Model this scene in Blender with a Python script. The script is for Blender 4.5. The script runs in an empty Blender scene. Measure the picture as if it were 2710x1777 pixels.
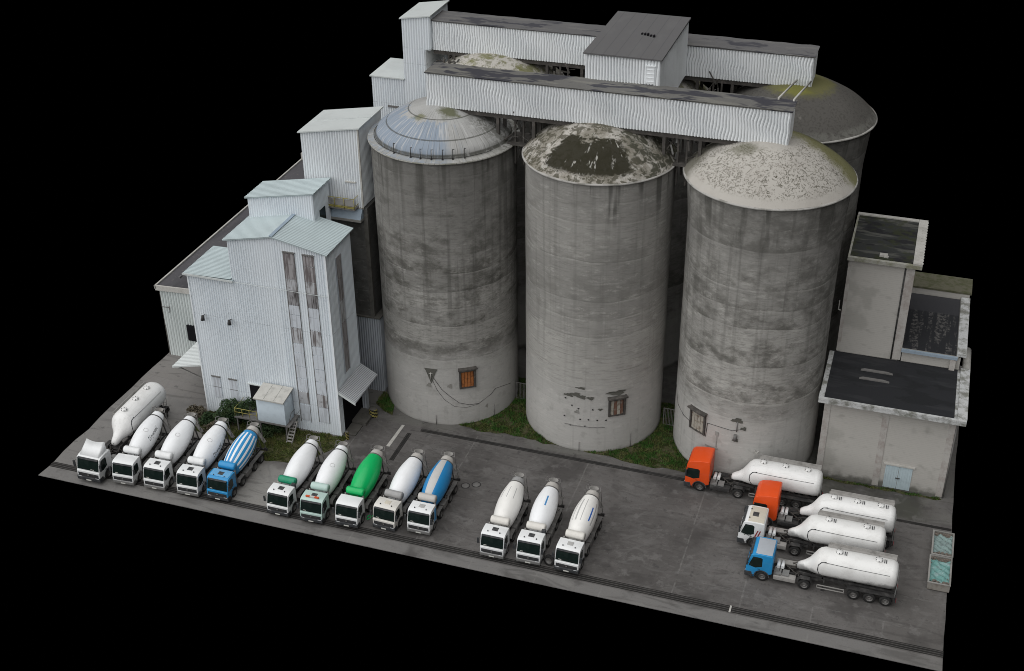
import bpy, bmesh, math, random
from mathutils import Vector, Matrix
random.seed(7)
SC = bpy.context.scene
COL = SC.collection
PI = math.pi
R = math.radians

# ------------------------------------------------------------ camera, light, exposure
cam = bpy.data.cameras.new('camera')
cam.sensor_width = 36.0
cam.lens = 45.854
cam.clip_start = 0.5
cam.clip_end = 1500
camo = bpy.data.objects.new('camera', cam)
COL.objects.link(camo)
RW = [[0.9493958635290789, 0.31396778603075254, -0.00846898156936196],
      [0.15561201201403485, -0.49362954383283864, -0.8556370580873223],
      [-0.2728230122823558, 0.8110204083685757, -0.5175070059224804]]
rx, ry, rz_ = RW
camo.matrix_world = Matrix(((rx[0], -ry[0], -rz_[0], 74.811), (rx[1], -ry[1], -rz_[1], -80.189),
                            (rx[2], -ry[2], -rz_[2], 75.424), (0, 0, 0, 1)))
SC.camera = camo

world = bpy.data.worlds.new('World')          # the photograph's surroundings are plain black
SC.world = world
world.use_nodes = True
bgn = world.node_tree.nodes['Background']
bgn.inputs[0].default_value = (0, 0, 0, 1)
bgn.inputs[1].default_value = 0.0

sun = bpy.data.lights.new('sun', 'SUN')       # overcast light: one very wide soft source
sun.energy = 1.5
sun.angle = R(105)
sun.color = (1.0, 0.995, 0.99)
suno = bpy.data.objects.new('sun', sun)
COL.objects.link(suno)
sd = Vector((-0.38, -0.58, 1.0)).normalized()
suno.rotation_euler = sd.to_track_quat('Z', 'Y').to_euler()
suno.location = (20, -40, 80)

SC.view_settings.view_transform = 'Standard'
SC.view_settings.look = 'None'
SC.view_settings.gamma = 1
SC.view_settings.exposure = 1.15
try:
    SC.cycles.max_bounces = 6
    SC.cycles.diffuse_bounces = 4
    SC.cycles.pixel_filter_type = 'BLACKMAN_HARRIS'
    SC.cycles.filter_width = 0.95
except Exception:
    pass

# ------------------------------------------------------------ shader helpers
class S:
    nt = None
    def __init__(s, sock): s.s = sock
    @staticmethod
    def m(op, a, b=0.0, c=None, clamp=False):
        n = S.nt.nodes.new('ShaderNodeMath'); n.operation = op; n.use_clamp = clamp
        for i, v in enumerate((a, b, c)):
            if v is None: continue
            if isinstance(v, S): S.nt.links.new(v.s, n.inputs[i])
            else: n.inputs[i].default_value = v
        return S(n.outputs[0])
    def __add__(s, o): return S.m('ADD', s, o)
    __radd__ = __add__
    def __sub__(s, o): return S.m('SUBTRACT', s, o)
    def __rsub__(s, o): return S.m('SUBTRACT', o, s)
    def __mul__(s, o): return S.m('MULTIPLY', s, o)
    __rmul__ = __mul__
    def __truediv__(s, o): return S.m('DIVIDE', s, o)
    def abs(s): return S.m('ABSOLUTE', s)
    def floor(s): return S.m('FLOOR', s)
    def frac(s): return S.m('FRACT', s)
    def pow(s, e): return S.m('POWER', s, e)
    def max(s, o): return S.m('MAXIMUM', s, o)
    def min(s, o): return S.m('MINIMUM', s, o)
    def step(s, a, b):
        n = S.nt.nodes.new('ShaderNodeMapRange'); n.interpolation_type = 'SMOOTHSTEP'; n.clamp = True
        S.nt.links.new(s.s, n.inputs[0])
        n.inputs[1].default_value = a; n.inputs[2].default_value = b
        return S(n.outputs[0])

class Mat:
    def __init__(s, name, col, rough=0.85, metal=0.0, spec=0.3):
        s.mat = bpy.data.materials.new(name); s.mat.use_nodes = True
        s.nt = s.mat.node_tree; S.nt = s.nt
        s.b = s.nt.nodes['Principled BSDF']
        s.b.inputs['Base Color'].default_value = (*col, 1)
        s.b.inputs['Roughness'].default_value = rough
        s.b.inputs['Metallic'].default_value = metal
        s.b.inputs['Specular IOR Level'].default_value = spec
        s.mat.diffuse_color = (*col, 1)
        s.col = (*col, 1); s.bumps = None
        s.tc = s.nt.nodes.new('ShaderNodeTexCoord')
        s.obj = s.tc.outputs['Object']
        sp = s.nt.nodes.new('ShaderNodeSeparateXYZ'); s.nt.links.new(s.obj, sp.inputs[0])
        s.x, s.y, s.z = S(sp.outputs[0]), S(sp.outputs[1]), S(sp.outputs[2])
    def vec(s, sc=(1, 1, 1), off=(0, 0, 0), src=None):
        n = s.nt.nodes.new('ShaderNodeMapping'); s.nt.links.new(src or s.obj, n.inputs[0])
        n.inputs['Location'].default_value = off; n.inputs['Scale'].default_value = sc
        return n.outputs[0]
    def comb(s, x, y, z):
        n = s.nt.nodes.new('ShaderNodeCombineXYZ')
        for i, v in enumerate((x, y, z)):
            if isinstance(v, S): s.nt.links.new(v.s, n.inputs[i])
            else: n.inputs[i].default_value = v
        return n.outputs[0]
    def noise(s, scale, detail=4, sc=(1, 1, 1), off=(0, 0, 0), src=None, rough=0.55, dist=0.0):
        n = s.nt.nodes.new('ShaderNodeTexNoise')
        s.nt.links.new(s.vec(sc, off, src), n.inputs['Vector'])
        n.inputs['Scale'].default_value = scale; n.inputs['Detail'].default_value = detail
        n.inputs['Roughness'].default_value = rough; n.inputs['Distortion'].default_value = dist
        return S(n.outputs[0])
    def white(s, w):
        n = s.nt.nodes.new('ShaderNodeTexWhiteNoise'); n.noise_dimensions = '1D'
        s.nt.links.new(w.s, n.inputs['W']); return S(n.outputs[0])
    def mix(s, mask, col):
        n = s.nt.nodes.new('ShaderNodeMix'); n.data_type = 'RGBA'
        s.nt.links.new(mask.s, n.inputs[0])
        if isinstance(s.col, tuple): n.inputs[6].default_value = s.col
        else: s.nt.links.new(s.col, n.inputs[6])
        n.inputs[7].default_value = (*col, 1)
        s.col = n.outputs[2]; return s
    def bump(s, h, strength=0.4, dist=0.05):
        n = s.nt.nodes.new('ShaderNodeBump')
        s.nt.links.new(h.s, n.inputs['Height'])
        n.inputs['Strength'].default_value = strength; n.inputs['Distance'].default_value = dist
        if s.bumps: s.nt.links.new(s.bumps, n.inputs['Normal'])
        s.bumps = n.outputs[0]; return s
    def done(s):
        if not isinstance(s.col, tuple): s.nt.links.new(s.col, s.b.inputs['Base Color'])
        if s.bumps: s.nt.links.new(s.bumps, s.b.inputs['Normal'])
        return s.mat

_mc = {}
def simple(name, col, rough=0.7, metal=0.0, spec=0.3, dirt=0.35, dcol=None, scale=1.6):
    if name in _mc: return _mc[name]
    m = Mat(name, col, rough, metal, spec)
    if dirt:
        d = dcol or tuple(c * 0.5 for c in col)
        n = m.noise(scale, 6, off=(random.random() * 50, 3, 7))
        m.mix(n.step(0.45, 0.75) * dirt, d)
        n2 = m.noise(scale * 7, 3)
        m.mix(n2.step(0.55, 0.8) * (dirt * 0.5), d)
    _mc[name] = m.done(); return _mc[name]

# ---- cladding
def clad_mat(name, col, dark=(0.25, 0.27, 0.28), amt=0.35, seams=()):
    m = Mat(name, col, 0.55, 0.0, 0.35)
    st = m.noise(1.0, 5, sc=(2.2, 2.2, 0.12))
    m.mix(st.step(0.48, 0.8) * amt, tuple(c * 0.72 for c in col))
    big = m.noise(0.22, 3)
    m.mix(big.step(0.45, 0.75) * amt, tuple(c * 0.82 for c in col))
    gr = m.noise(3.0, 6, sc=(1, 1, 0.35))
    m.mix(gr.step(0.62, 0.82) * (amt * 0.8), dark)
    for z in seams:
        ln = 1.0 - (m.z - z).abs().step(0.02, 0.06)
        nn = m.noise(1.5, 2, off=(z, 0, 0))
        m.mix(ln * nn.step(0.3, 0.7) * 0.45, dark)
    return m.done()
M_clad = clad_mat('white_cladding', (0.78, 0.835, 0.88), amt=0.22, seams=(3.2, 11.6))
M_clad2 = clad_mat('conveyor_cladding', (0.86, 0.89, 0.91), amt=0.4)
M_clad3 = clad_mat('tower_cladding', (0.78, 0.83, 0.87), seams=(25.4, 30.0, 31.7))
M_cladw = clad_mat('bin_cladding', (0.82, 0.86, 0.89), amt=0.25)
M_cladg = clad_mat('grey_cladding', (0.42, 0.45, 0.49), amt=0.5)
M_cladm = clad_mat('shed_cladding', (0.66, 0.71, 0.70), amt=0.4)

def roofsheet(name, col):
    m = Mat(name, col, 0.5, 0.0, 0.4)
    n = m.noise(0.5, 5); m.mix(n.step(0.45, 0.75) * 0.35, tuple(c * 0.75 for c in col))
    n = m.noise(5, 4); m.mix(n.step(0.6, 0.8) * 0.25, (0.3, 0.32, 0.3))
    return m.done()
M_roofb = roofsheet('pale_green_roof', (0.44, 0.515, 0.53))
M_roofw = roofsheet('white_roof', (0.60, 0.635, 0.63))
M_roofgrey = roofsheet('grey_canopy_sheet', (0.42, 0.44, 0.46))

RIB_SHADE = {}  # darker sheet copies: rib shade painted into the valley faces
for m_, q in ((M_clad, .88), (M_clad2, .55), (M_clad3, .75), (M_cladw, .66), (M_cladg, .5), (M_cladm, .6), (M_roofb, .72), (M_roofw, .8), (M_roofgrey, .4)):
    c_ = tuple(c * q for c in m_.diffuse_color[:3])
    g_ = Mat(m_.name + '_rib_shade', c_, 0.6, 0, 0.3); n = g_.noise(1.2, 4, sc=(2, 2, .3)); g_.mix(n.step(.45, .7) * .5, tuple(c * .8 for c in c_)); RIB_SHADE[m_.name] = g_.done()

def felt(name, col, patch, light, t=0.55, mode=0):
    m = Mat(name, col, 0.8, 0.0, 0.25)
    a = m.noise(0.45, 3, sc=(0.6, 1.5, 1), off=(3, 1, 0))
    m.mix(a.step(t - 0.02, t + 0.03), patch)
    b = m.noise(0.8, 6, sc=(0.35, 1.6, 1), off=(8, 4, 0))
    m.mix(b.step(0.52, 0.62) * 0.8, light)
    c = m.noise(6, 5); m.mix(c.step(0.55, 0.8) * 0.35, (0.03, 0.03, 0.035))
    if mode:
        g = m.noise(0.7, 6, off=(1, 2, 3))
        m.mix(g.step(0.5, 0.62) * 0.8, (0.035, 0.04, 0.02))
    m.bump(c, 0.3, 0.02)
    return m.done()
M_felt = felt('grey_roofing_felt', (0.135, 0.133, 0.135), (0.065, 0.065, 0.075), (0.17, 0.165, 0.16), 0.56)
M_felt2 = felt('patchy_roofing_felt', (0.15, 0.147, 0.14), (0.055, 0.055, 0.065), (0.20, 0.195, 0.175), 0.51)
M_feltblk = felt('black_roofing_felt', (0.022, 0.023, 0.026), (0.017, 0.018, 0.02), (0.032, 0.033, 0.036), 0.55)
M_feltmoss = felt('mossy_roofing_felt', (0.035, 0.037, 0.036), (0.02, 0.02, 0.022), (0.10, 0.10, 0.09), 0.55, 1)

m = Mat('ribbed_penthouse_roof', (0.13, 0.128, 0.13), 0.8)
m.mix((1.0 - ((m.x * 0.9).frac() - 0.5).abs().step(0.0, 0.06)) * 0.4, (0.06, 0.06, 0.065))
n = m.noise(0.6, 6, sc=(1.4, 0.5, 1)); m.mix(n.step(0.5, 0.7) * 0.5, (0.15, 0.15, 0.15))
M_feltrib = m.done()

m = Mat('warehouse_roof', (0.085, 0.083, 0.09), 0.85)
n = m.noise(0.3, 6, sc=(1.2, 0.4, 1)); m.mix(n.step(0.45, 0.65) * 0.7, (0.05, 0.05, 0.055))
n = m.noise(2.2, 7); m.mix(n.step(0.58, 0.7) * 0.7, (0.15, 0.14, 0.13))
m.mix((m.y).step(44, 50) * m.noise(0.8, 6).step(0.42, 0.55) * 0.8, (0.03, 0.032, 0.025))
M_wareroof = m.done()

# ---- silo concrete
def silo_mat(name, seed, amt, zlo, tone=1.0):
    c0 = tuple(c * tone for c in (0.42, 0.41, 0.385))
    m = Mat(name, c0, 0.95, 0, 0.15)
    o = (seed * 7.3, seed * 3.1, seed * 1.7)
    wob = m.noise(0.13, 2, off=o)
    big = m.noise(0.12, 3, off=o)
    m.mix(big.step(0.34, 0.64) * 0.60, tuple(c * 0.62 for c in c0))
    zz = (m.z + (wob - 0.5) * 1.1 + seed * .37) / 1.95
    fr = zz.frac(); idx = zz.floor()
    band = m.white(idx + seed * 11.0); band2 = m.white(idx * 3.0 + seed * 5.0)
    rag = m.noise(0.55, 9, sc=(1, 1, 1.6), off=o, rough=0.68)
    # each casting lift has its own tone, and soot that stops at the lift line
    m.mix(band * 0.55, tuple(c * 0.52 for c in c0))
    part = m.noise(0.16, 2, sc=(1, 1, 0.1), off=(seed * 5, 1, 8))
    zm = m.z.step(zlo - 1.5, zlo + 2.5)
    soot = (rag + (band2 - 0.5) * 0.22 + (part - 0.5) * 0.25 + (0.5 - fr) * 0.07)
    m.mix(soot.step(0.40, 0.60) * zm * (amt * 0.80), (0.14, 0.135, 0.12))
    m.mix(soot.step(0.52, 0.68) * zm * (amt * 0.7), (0.075, 0.072, 0.063))
    rag2 = m.noise(1.5, 10, sc=(0.8, 0.8, 2.2), off=(seed, 4, 5), rough=0.72)
    m.mix(rag2.step(0.52, 0.66) * zm * (amt * 0.40), (0.12, 0.118, 0.105))
    lt = m.noise(0.8, 10, sc=(0.8, 0.8, 1.8), off=(seed * 2, 14, 5), rough=0.74)
    m.mix(lt.step(0.52, 0.68) * 0.45, tuple(min(1, c * 1.42) for c in c0))
    line = (1.0 - fr.step(0.0, 0.09)) * fr.step(0.0, 0.01)
    m.mix(line * m.noise(0.35, 4, sc=(1, 1, .6), off=o).step(0.42, 0.60) * (band2 * 0.5 + 0.05), tuple(c * 0.38 for c in c0))
    edge = fr.step(0.86, 1.0)
    m.mix(edge * m.noise(0.35, 3, off=(seed, 9, 2)).step(0.40, 0.6) * (band * 0.5), tuple(min(1, c * 1.4) for c in c0))
    gn = m.noise(1.0, 5, sc=(0.7, 0.7, 7.0), off=o, rough=0.7)
    m.mix(gn.step(0.48, 0.66) * 0.50, tuple(c * 0.45 for c in c0))
    gn = m.noise(2.2, 6, sc=(0.8, 0.8, 3.0), off=(seed, 2, 2), rough=0.75)
    m.mix(gn.step(0.52, 0.68) * 0.40 * amt, (0.07, 0.069, 0.063))
    m.mix((m.z + (rag - 0.5) * 10).step(13, 26) * (amt * 0.55), tuple(c * 0.40 for c in c0))
    vs_ = m.noise(1.0, 4, sc=(1.5, 1.5, 0.05), off=(seed, 5, 1))
    m.mix(vs_.step(0.50, 0.66) * m.z.step(6, 18) * (0.12 + 0.30 * amt), (0.08, 0.078, 0.07))
    # pale rendered foot
    ft = 1.0 - (m.z + (wob - 0.5) * 2.4 + (rag - 0.5) * 5.0).step(5.2, 9.0)
    m.mix(ft * 0.55, (0.55, 0.54, 0.52))
    g = m.noise(1.3, 7, off=(seed, 8, 1)); m.mix(ft * g.step(0.54, 0.7) * 0.5, (0.31, 0.305, 0.285))
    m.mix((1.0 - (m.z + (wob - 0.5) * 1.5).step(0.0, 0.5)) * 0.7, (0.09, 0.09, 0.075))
    # runs from the eave
    sn = m.noise(1.0, 3, sc=(0.9, 0.9, 0.045), off=o)
    run = m.noise(0.35, 2, off=(seed, seed, 3))
    m.mix(sn.step(0.52, 0.60) * (m.z + (run - 0.5) * 9).step(23.5, 28.2) * 0.75, (0.085, 0.083, 0.075))
    sn2 = m.noise(1.0, 4, sc=(2.3, 2.3, 0.08), off=o)
    m.mix(sn2.step(0.55, 0.75) * 0.22, (0.13, 0.13, 0.12))
    f = m.noise(6, 8, sc=(1, 1, 2.0), rough=0.7)
    m.mix(f.step(0.5, 0.75) * 0.3, tuple(c * 0.6 for c in c0))
    m.bump(f, 0.35, 0.05); m.bump(fr.step(0, 0.12), 0.12, 0.03)
    return m.done()

def polar(m):
    ang = S.m('ARCTAN2', m.x, m.y * -1.0)      # 0 towards the yard, positive to the right
    r = (m.x * m.x + m.y * m.y).pow(0.5)
    return ang, r

def dome_mat(kind, seed):
    pale = (0.44, 0.42, 0.385)
    if kind == 'metal': pale = (0.40, 0.40, 0.39)
    m = Mat('dome_' + kind, pale, 0.95, 0, 0.1)
    ang, r = polar(m)
    o = (seed * 4.1, seed * 2.7, 0)
    n1 = m.noise(0.45, 8, off=o, rough=0.65)
    n2 = m.noise(1.6, 8, off=o, rough=0.7, dist=0.8)
    n3 = m.noise(5.0, 5, off=o)
    if kind == 'metal':
        m.mix(n1.step(0.45, 0.65) * 0.5, (0.31, 0.31, 0.30))
        cell = (ang * 11.459).floor()
        rnd = m.white(cell + 31.0)
        blue = (ang + (rnd - 0.5) * 0.14).step(-1.9, -1.6) * (1.0 - (ang + (rnd - 0.5) * 0.5 + n1 * 0.5).step(0.55, 0.80))
        inner = (r + (rnd - 0.5) * 1.1 + (m.noise(3, 4) - 0.5) * 1.2).step(3.3, 3.7)
        m.mix(blue * inner * 0.85, (0.245, 0.30, 0.375))
        stv = m.comb(ang * 30.0, r * 0.35, 0.0)
        st = m.noise(1.0, 4, src=stv)
        m.mix(st.step(0.52, 0.66) * r.step(3.2, 4.0) * 0.75, (0.52, 0.52, 0.51)); st2 = m.noise(1.0, 5, src=m.comb(ang * 55.0, r * 0.6, 3.0)); m.mix(st2.step(0.55, 0.7) * 0.35, (0.2, 0.2, 0.19))
        m.mix(r.step(6.25, 6.4) * (n2.step(0.4, 0.6) * 0.5 + 0.3), (0.30, 0.295, 0.27))
        moss = (1.0 - ((m.x - 1.2).abs() + (m.y + 1.9).abs() * 1.1 + (n1 - 0.5) * 3.0 + (n2 - 0.5) * 1.6).step(0.5, 1.5))
        m.mix(moss * 0.85, (0.085, 0.09, 0.035))
        moss = (1.0 - ((m.x + 1.1).abs() + (m.y + 2.9).abs() * 1.4 + (n1 - 0.5) * 2.4 + (n2 - 0.5) * 1.6).step(0.3, 1.1))
        m.mix(moss * 0.7, (0.13, 0.13, 0.045))
        sm = 1.0 - ((ang * 11.459).frac() - 0.5).abs().step(0.03, 0.10)
        m.mix(sm * n1.step(0.35, 0.6) * (0.45 + r.step(3.4, 3.0) * 0.0), (0.12, 0.12, 0.11))
        for rr in (1.1, 3.2, 5.3, 6.35):
            m.mix((1.0 - (r - rr).abs().step(0.03, 0.09)) * n2.step(0.3, 0.5) * 0.75, (0.07, 0.07, 0.06))
        m.mix((m.x.step(2.0, 4.2)) * m.y.step(-3.5, -1.0) * n2.step(0.42, 0.55) * 0.7, (0.10, 0.10, 0.085))
    elif kind == 'flaking':
        m.mix(n1.step(0.38, 0.58) * 0.9, (0.21, 0.195, 0.16))
        m.mix(n2.step(0.48, 0.54) * 0.85, (0.075, 0.07, 0.05))
        g = m.noise(1.0, 9, off=(4, 2, 0), rough=0.7)
        m.mix(g.step(0.57, 0.61) * 0.8, (0.46, 0.445, 0.41))
        sect = (ang + (n2 - 0.5) * 0.25).step(-0.66, -0.60) * (1.0 - (ang + (g - 0.5) * 0.5).step(0.66, 0.76))
        mid = (r + (g - 0.5) * 5.0).step(3.4, 3.7) * (1.0 - (r + (n2 - 0.5) * 1.6).step(6.3, 6.6))
        dk = sect * mid
        m.mix(dk * 0.97, (0.030, 0.028, 0.018))
        sp = m.noise(1.0, 5, src=m.comb(ang * 14.0, r * 0.8, 0.0), off=(3, 1, 0))
        m.mix(dk * sp.step(0.60, 0.66) * 0.9, (0.42, 0.41, 0.38))
        m.mix(ang.step(0.7, 1.0) * n2.step(0.40, 0.55) * 0.8, (0.06, 0.06, 0.045))
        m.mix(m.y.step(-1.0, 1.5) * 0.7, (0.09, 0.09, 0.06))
    elif kind == 'speckled':
        m.mix(n1.step(0.45, 0.7) * 0.3, (0.33, 0.30, 0.27))
        w = m.noise(1.3, 8, off=(7, 7, 0), rough=0.72, dist=1.8)
        edge = 1.0 - (w - 0.52).abs().step(0.01, 0.035)
        m.mix(edge * r.step(1.6, 3.0) * (1.0 - r.step(6.6, 7.1)) * n3.step(0.42, 0.52) * 0.95, (0.06, 0.055, 0.035))
        m.mix(n2.step(0.62, 0.7) * r.step(2.5, 4.0) * 0.7, (0.16, 0.15, 0.08))
        moss = (m.x * 0.35 + m.y * 1.1 + (n1 - 0.5) * 5.0 + (n2 - 0.5) * 2).step(0.3, 2.6)
        m.mix(moss * 0.85, (0.15, 0.147, 0.05))
        m.mix((m.x * -1.0 + m.y * 0.6 + (n1 - 0.5) * 3.0).step(3.6, 5.2) * 0.8, (0.11, 0.105, 0.08))
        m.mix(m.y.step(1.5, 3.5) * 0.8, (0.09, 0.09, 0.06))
        dkt = 1.0 - ((m.x + 2.0).abs() * 0.7 + (m.y + 2.2).abs() + (n1 - 0.5) * 3.0 + (n2 - 0.5) * 2.0).step(0.3, 1.5)
        m.mix(dkt * 0.6, (0.09, 0.09, 0.05))
    elif kind == 'dark':
        m.mix(n1.step(0.2, 0.4), (0.105, 0.10, 0.092))
        m.mix(n3.step(0.50, 0.62) * 0.55, (0.06, 0.058, 0.052))
        moss = (1.0 - (r + (n2 - 0.5) * 2.2).step(2.7, 3.9))
        m.mix(moss * 0.8, (0.16, 0.155, 0.06))
        m.mix((1.0 - ((m.x).abs() + (m.y + 2.4).abs() * 1.5 + (n1 - 0.5) * 2).step(1.0, 2.0)) * 0.75, (0.19, 0.19, 0.05))
        m.mix(r.step(6.7, 7.1) * n2.step(0.4, 0.55) * 0.5, (0.20, 0.2, 0.18))
    else:
        m.mix(n2.step(0.50, 0.6) * 0.7, (0.13, 0.13, 0.07))
        m.mix(n1.step(0.5, 0.6) * 0.8, (0.14, 0.14, 0.05))
        m.mix(n3.step(0.55, 0.7) * 0.4, (0.08, 0.08, 0.06))
    m.bump(n2, 0.4, 0.06); m.bump(n3, 0.3, 0.03)
    return m.done()

def concrete(name, col, dark, amt=0.6, scale=0.5, rough=0.95):
    m = Mat(name, col, rough, 0, 0.2)
    n = m.noise(scale, 8, rough=0.6); m.mix(n.step(0.42, 0.66) * amt, dark)
    n2 = m.noise(scale * 8, 6); m.mix(n2.step(0.5, 0.75) * amt * 0.5 if False else n2.step(0.5, 0.75) * (amt * 0.5), dark)
    m.bump(n2, 0.3, 0.03)
    return m.done()
M_conc = concrete('grey_concrete', (0.30, 0.295, 0.28), (0.17, 0.165, 0.15))
M_concd = concrete('dark_concrete', (0.115, 0.11, 0.10), (0.06, 0.058, 0.052), 0.8)
M_rim = concrete('pale_rim_concrete', (0.50, 0.49, 0.46), (0.30, 0.29, 0.26), 0.5, 0.9)
M_eave = concrete('pale_eave_concrete', (0.40, 0.39, 0.37), (0.17, 0.165, 0.145), 0.8, 0.6)
m = Mat('segmented_eave', (0.37, 0.365, 0.34), 0.9)
an_, r_ = (S.m('ARCTAN2', m.x, m.y * -1.0), None)
m.mix((1.0 - ((an_ * 14.32).frac() - 0.5).abs().step(0.03, 0.10)) * 0.7, (0.12, 0.12, 0.11))
n = m.noise(0.6, 6); m.mix(n.step(0.45, 0.6) * 0.6, (0.20, 0.20, 0.15)); M_eaveseg = m.done()
M_slabedge = concrete('peeling_roof_edge', (0.52, 0.53, 0.53), (0.15, 0.15, 0.125), 0.85, 1.3)
M_mossedge = concrete('mossy_roof_edge', (0.38, 0.375, 0.34), (0.17, 0.17, 0.10), 0.7, 0.9)
M_mosstop = concrete('mossy_roof_top', (0.13, 0.125, 0.09), (0.08, 0.085, 0.045), 0.9, 1.6)

m = Mat('grey_brickwork', (0.47, 0.455, 0.425), 0.95, 0, 0.15)
course = 1.0 - ((m.z * 5.0).frac() - 0.5).abs().step(0.36, 0.5)
n = m.noise(3.0, 5, sc=(1, 1, 3)); m.mix((1.0 - course) * n.step(0.3, 0.7) * 0.28, (0.20, 0.19, 0.175))
n = m.noise(0.28, 4, off=(2, 5, 1)); m.mix(n.step(0.50, 0.60) * 0.40, (0.27, 0.265, 0.24))
n = m.noise(0.9, 8, sc=(1, 1, 2)); m.mix(n.step(0.55, 0.75) * 0.4, (0.24, 0.235, 0.215))
n = m.noise(1.2, 5); m.mix((1.0 - (m.z + (n - 0.5) * 1.6).step(0.1, 0.9)) * 0.8, (0.09, 0.09, 0.075))
m.bump(course, 0.25, 0.02)
M_brick = m.done()
M_brickpil = concrete('pilaster_concrete', (0.46, 0.445, 0.42), (0.28, 0.23, 0.21), 0.6, 0.8)

m = Mat('dark_render', (0.105, 0.103, 0.098), 0.95)
n = m.noise(0.5, 8, off=(2, 2, 9), rough=0.65); m.mix(n.step(0.42, 0.62) * 0.8, (0.055, 0.054, 0.05))
n = m.noise(1.6, 8, sc=(1, 1, 2.4), rough=0.7); m.mix(n.step(0.54, 0.68) * 0.6, (0.17, 0.165, 0.155))
ln = 1.0 - (((m.z / 3.4).frac()) - 0.5).abs().step(0.0, 0.02); m.mix(ln * 0.5, (0.05, 0.05, 0.045))
M_render = m.done()

# ---- ground
m = Mat('yard_concrete', (0.120, 0.113, 0.109), 0.8, 0, 0.35)
a = m.noise(0.09, 4); m.mix(a.step(0.40, 0.60) * 0.8, (0.078, 0.073, 0.070))
a = m.noise(0.45, 8, sc=(0.6, 1.1, 1), rough=0.65, dist=0.6); m.mix(a.step(0.50, 0.68) * 0.5, (0.155, 0.148, 0.143)); a = m.noise(1.8, 8, sc=(0.5, 1, 1), off=(9, 9, 0), rough=0.7); m.mix(a.step(0.50, 0.68) * 0.5, (0.160, 0.153, 0.148)); a = m.noise(2.6, 7, off=(3, 19, 0), rough=0.7); m.mix(a.step(0.52, 0.68) * 0.5, (0.048, 0.044, 0.042))
lite = (1.0 - (m.x + (m.noise(0.25, 3) - 0.5) * 8).step(19, 27)) 
m.mix(lite * m.noise(0.35, 6, off=(4, 4, 0)).step(0.30, 0.6) * 0.8, (0.20, 0.19, 0.178))
m.mix((1.0 - (m.x + m.y * 0.2).step(7, 15)) * 0.7, (0.205, 0.20, 0.193))
pv = (1.0 - ((m.x - 21.5).abs() + (m.noise(0.8, 4) - 0.5) * 2.5).step(1.7, 2.6)) * (1.0 - (m.y + (m.noise(0.6, 4) - 0.5) * 2).step(7.4, 8.6)) * m.y.step(2.1, 2.5)
m.mix(pv * 0.8, (0.27, 0.262, 0.245))
strip = 1.0 - (m.y + (m.noise(0.4, 2) - 0.5) * 0.15).step(1.32, 1.46)
m.mix(strip * 0.85, (0.175, 0.170, 0.165))
m.mix(strip * m.noise(0.7, 7, sc=(0.5, 1, 1), off=(9, 1, 0)).step(0.5, 0.66) * 0.5, (0.20, 0.195, 0.185))
back = (m.y + (m.noise(0.5, 3) - 0.5) * 0.5).step(18.3, 18.7)
m.mix(back * m.noise(0.3, 5).step(0.35, 0.6) * 0.65, (0.15, 0.148, 0.135))
m.mix(m.x.step(77, 80) * (1.0 - m.y.step(16, 18)) * 0.35, (0.125, 0.118, 0.11))
dkgreen = m.x.step(68, 71) * (m.y + (m.noise(.6, 4) - 0.5) * 1.5).step(18.0, 18.5) * (1.0 - m.x.step(79.5, 82)); m.mix(dkgreen * m.noise(0.5, 6, off=(1, 1, 1)).step(0.3, 0.55) * 0.85, (0.055, 0.056, 0.045))  # patchy darker, greenish ground in front of the brick building
far = (1.0 - m.x.step(9, 11)) * m.y.step(15, 17); m.mix(far * 0.6, (0.20, 0.187, 0.178))
# tyre sweeps
tn = m.noise(0.6, 6, sc=(0.22, 1.0, 1), off=(2, 7, 0), dist=2.2); m.mix(tn.step(0.52, 0.66) * 0.38, (0.045, 0.042, 0.04))
for cx_, cy_, q in ((66, -6, 1.4), (58, 26, 1.7), (33, 24, 1.5)):
    rr = ((m.x - cx_) * (m.x - cx_) + (m.y - cy_) * (m.y - cy_)).pow(0.5) + (m.noise(0.5, 2) - 0.5) * 1.0
    lane = 1.0 - ((rr / q).frac() - 0.5).abs().step(0.02, 0.12)
    m.mix(lane * m.noise(0.25, 4, off=(cx_, 0, 0)).step(0.50, 0.62) * 0.30, (0.15, 0.146, 0.142))
st = m.noise(0.22, 5, off=(5, 31, 0)); m.mix(st.step(0.54, 0.66) * m.x.step(22, 30) * 0.65, (0.052, 0.048, 0.046)); st = m.noise(0.5, 7, off=(25, 11, 0), rough=.65); m.mix(st.step(0.56, 0.64) * 0.45, (0.175, 0.168, 0.163)); st = m.noise(0.9, 7, off=(45, 1, 0), rough=.65); m.mix(st.step(0.60, 0.66) * 0.5 * (m.y.step(1.5, 2.5)), (0.035, 0.034, 0.034))
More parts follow.
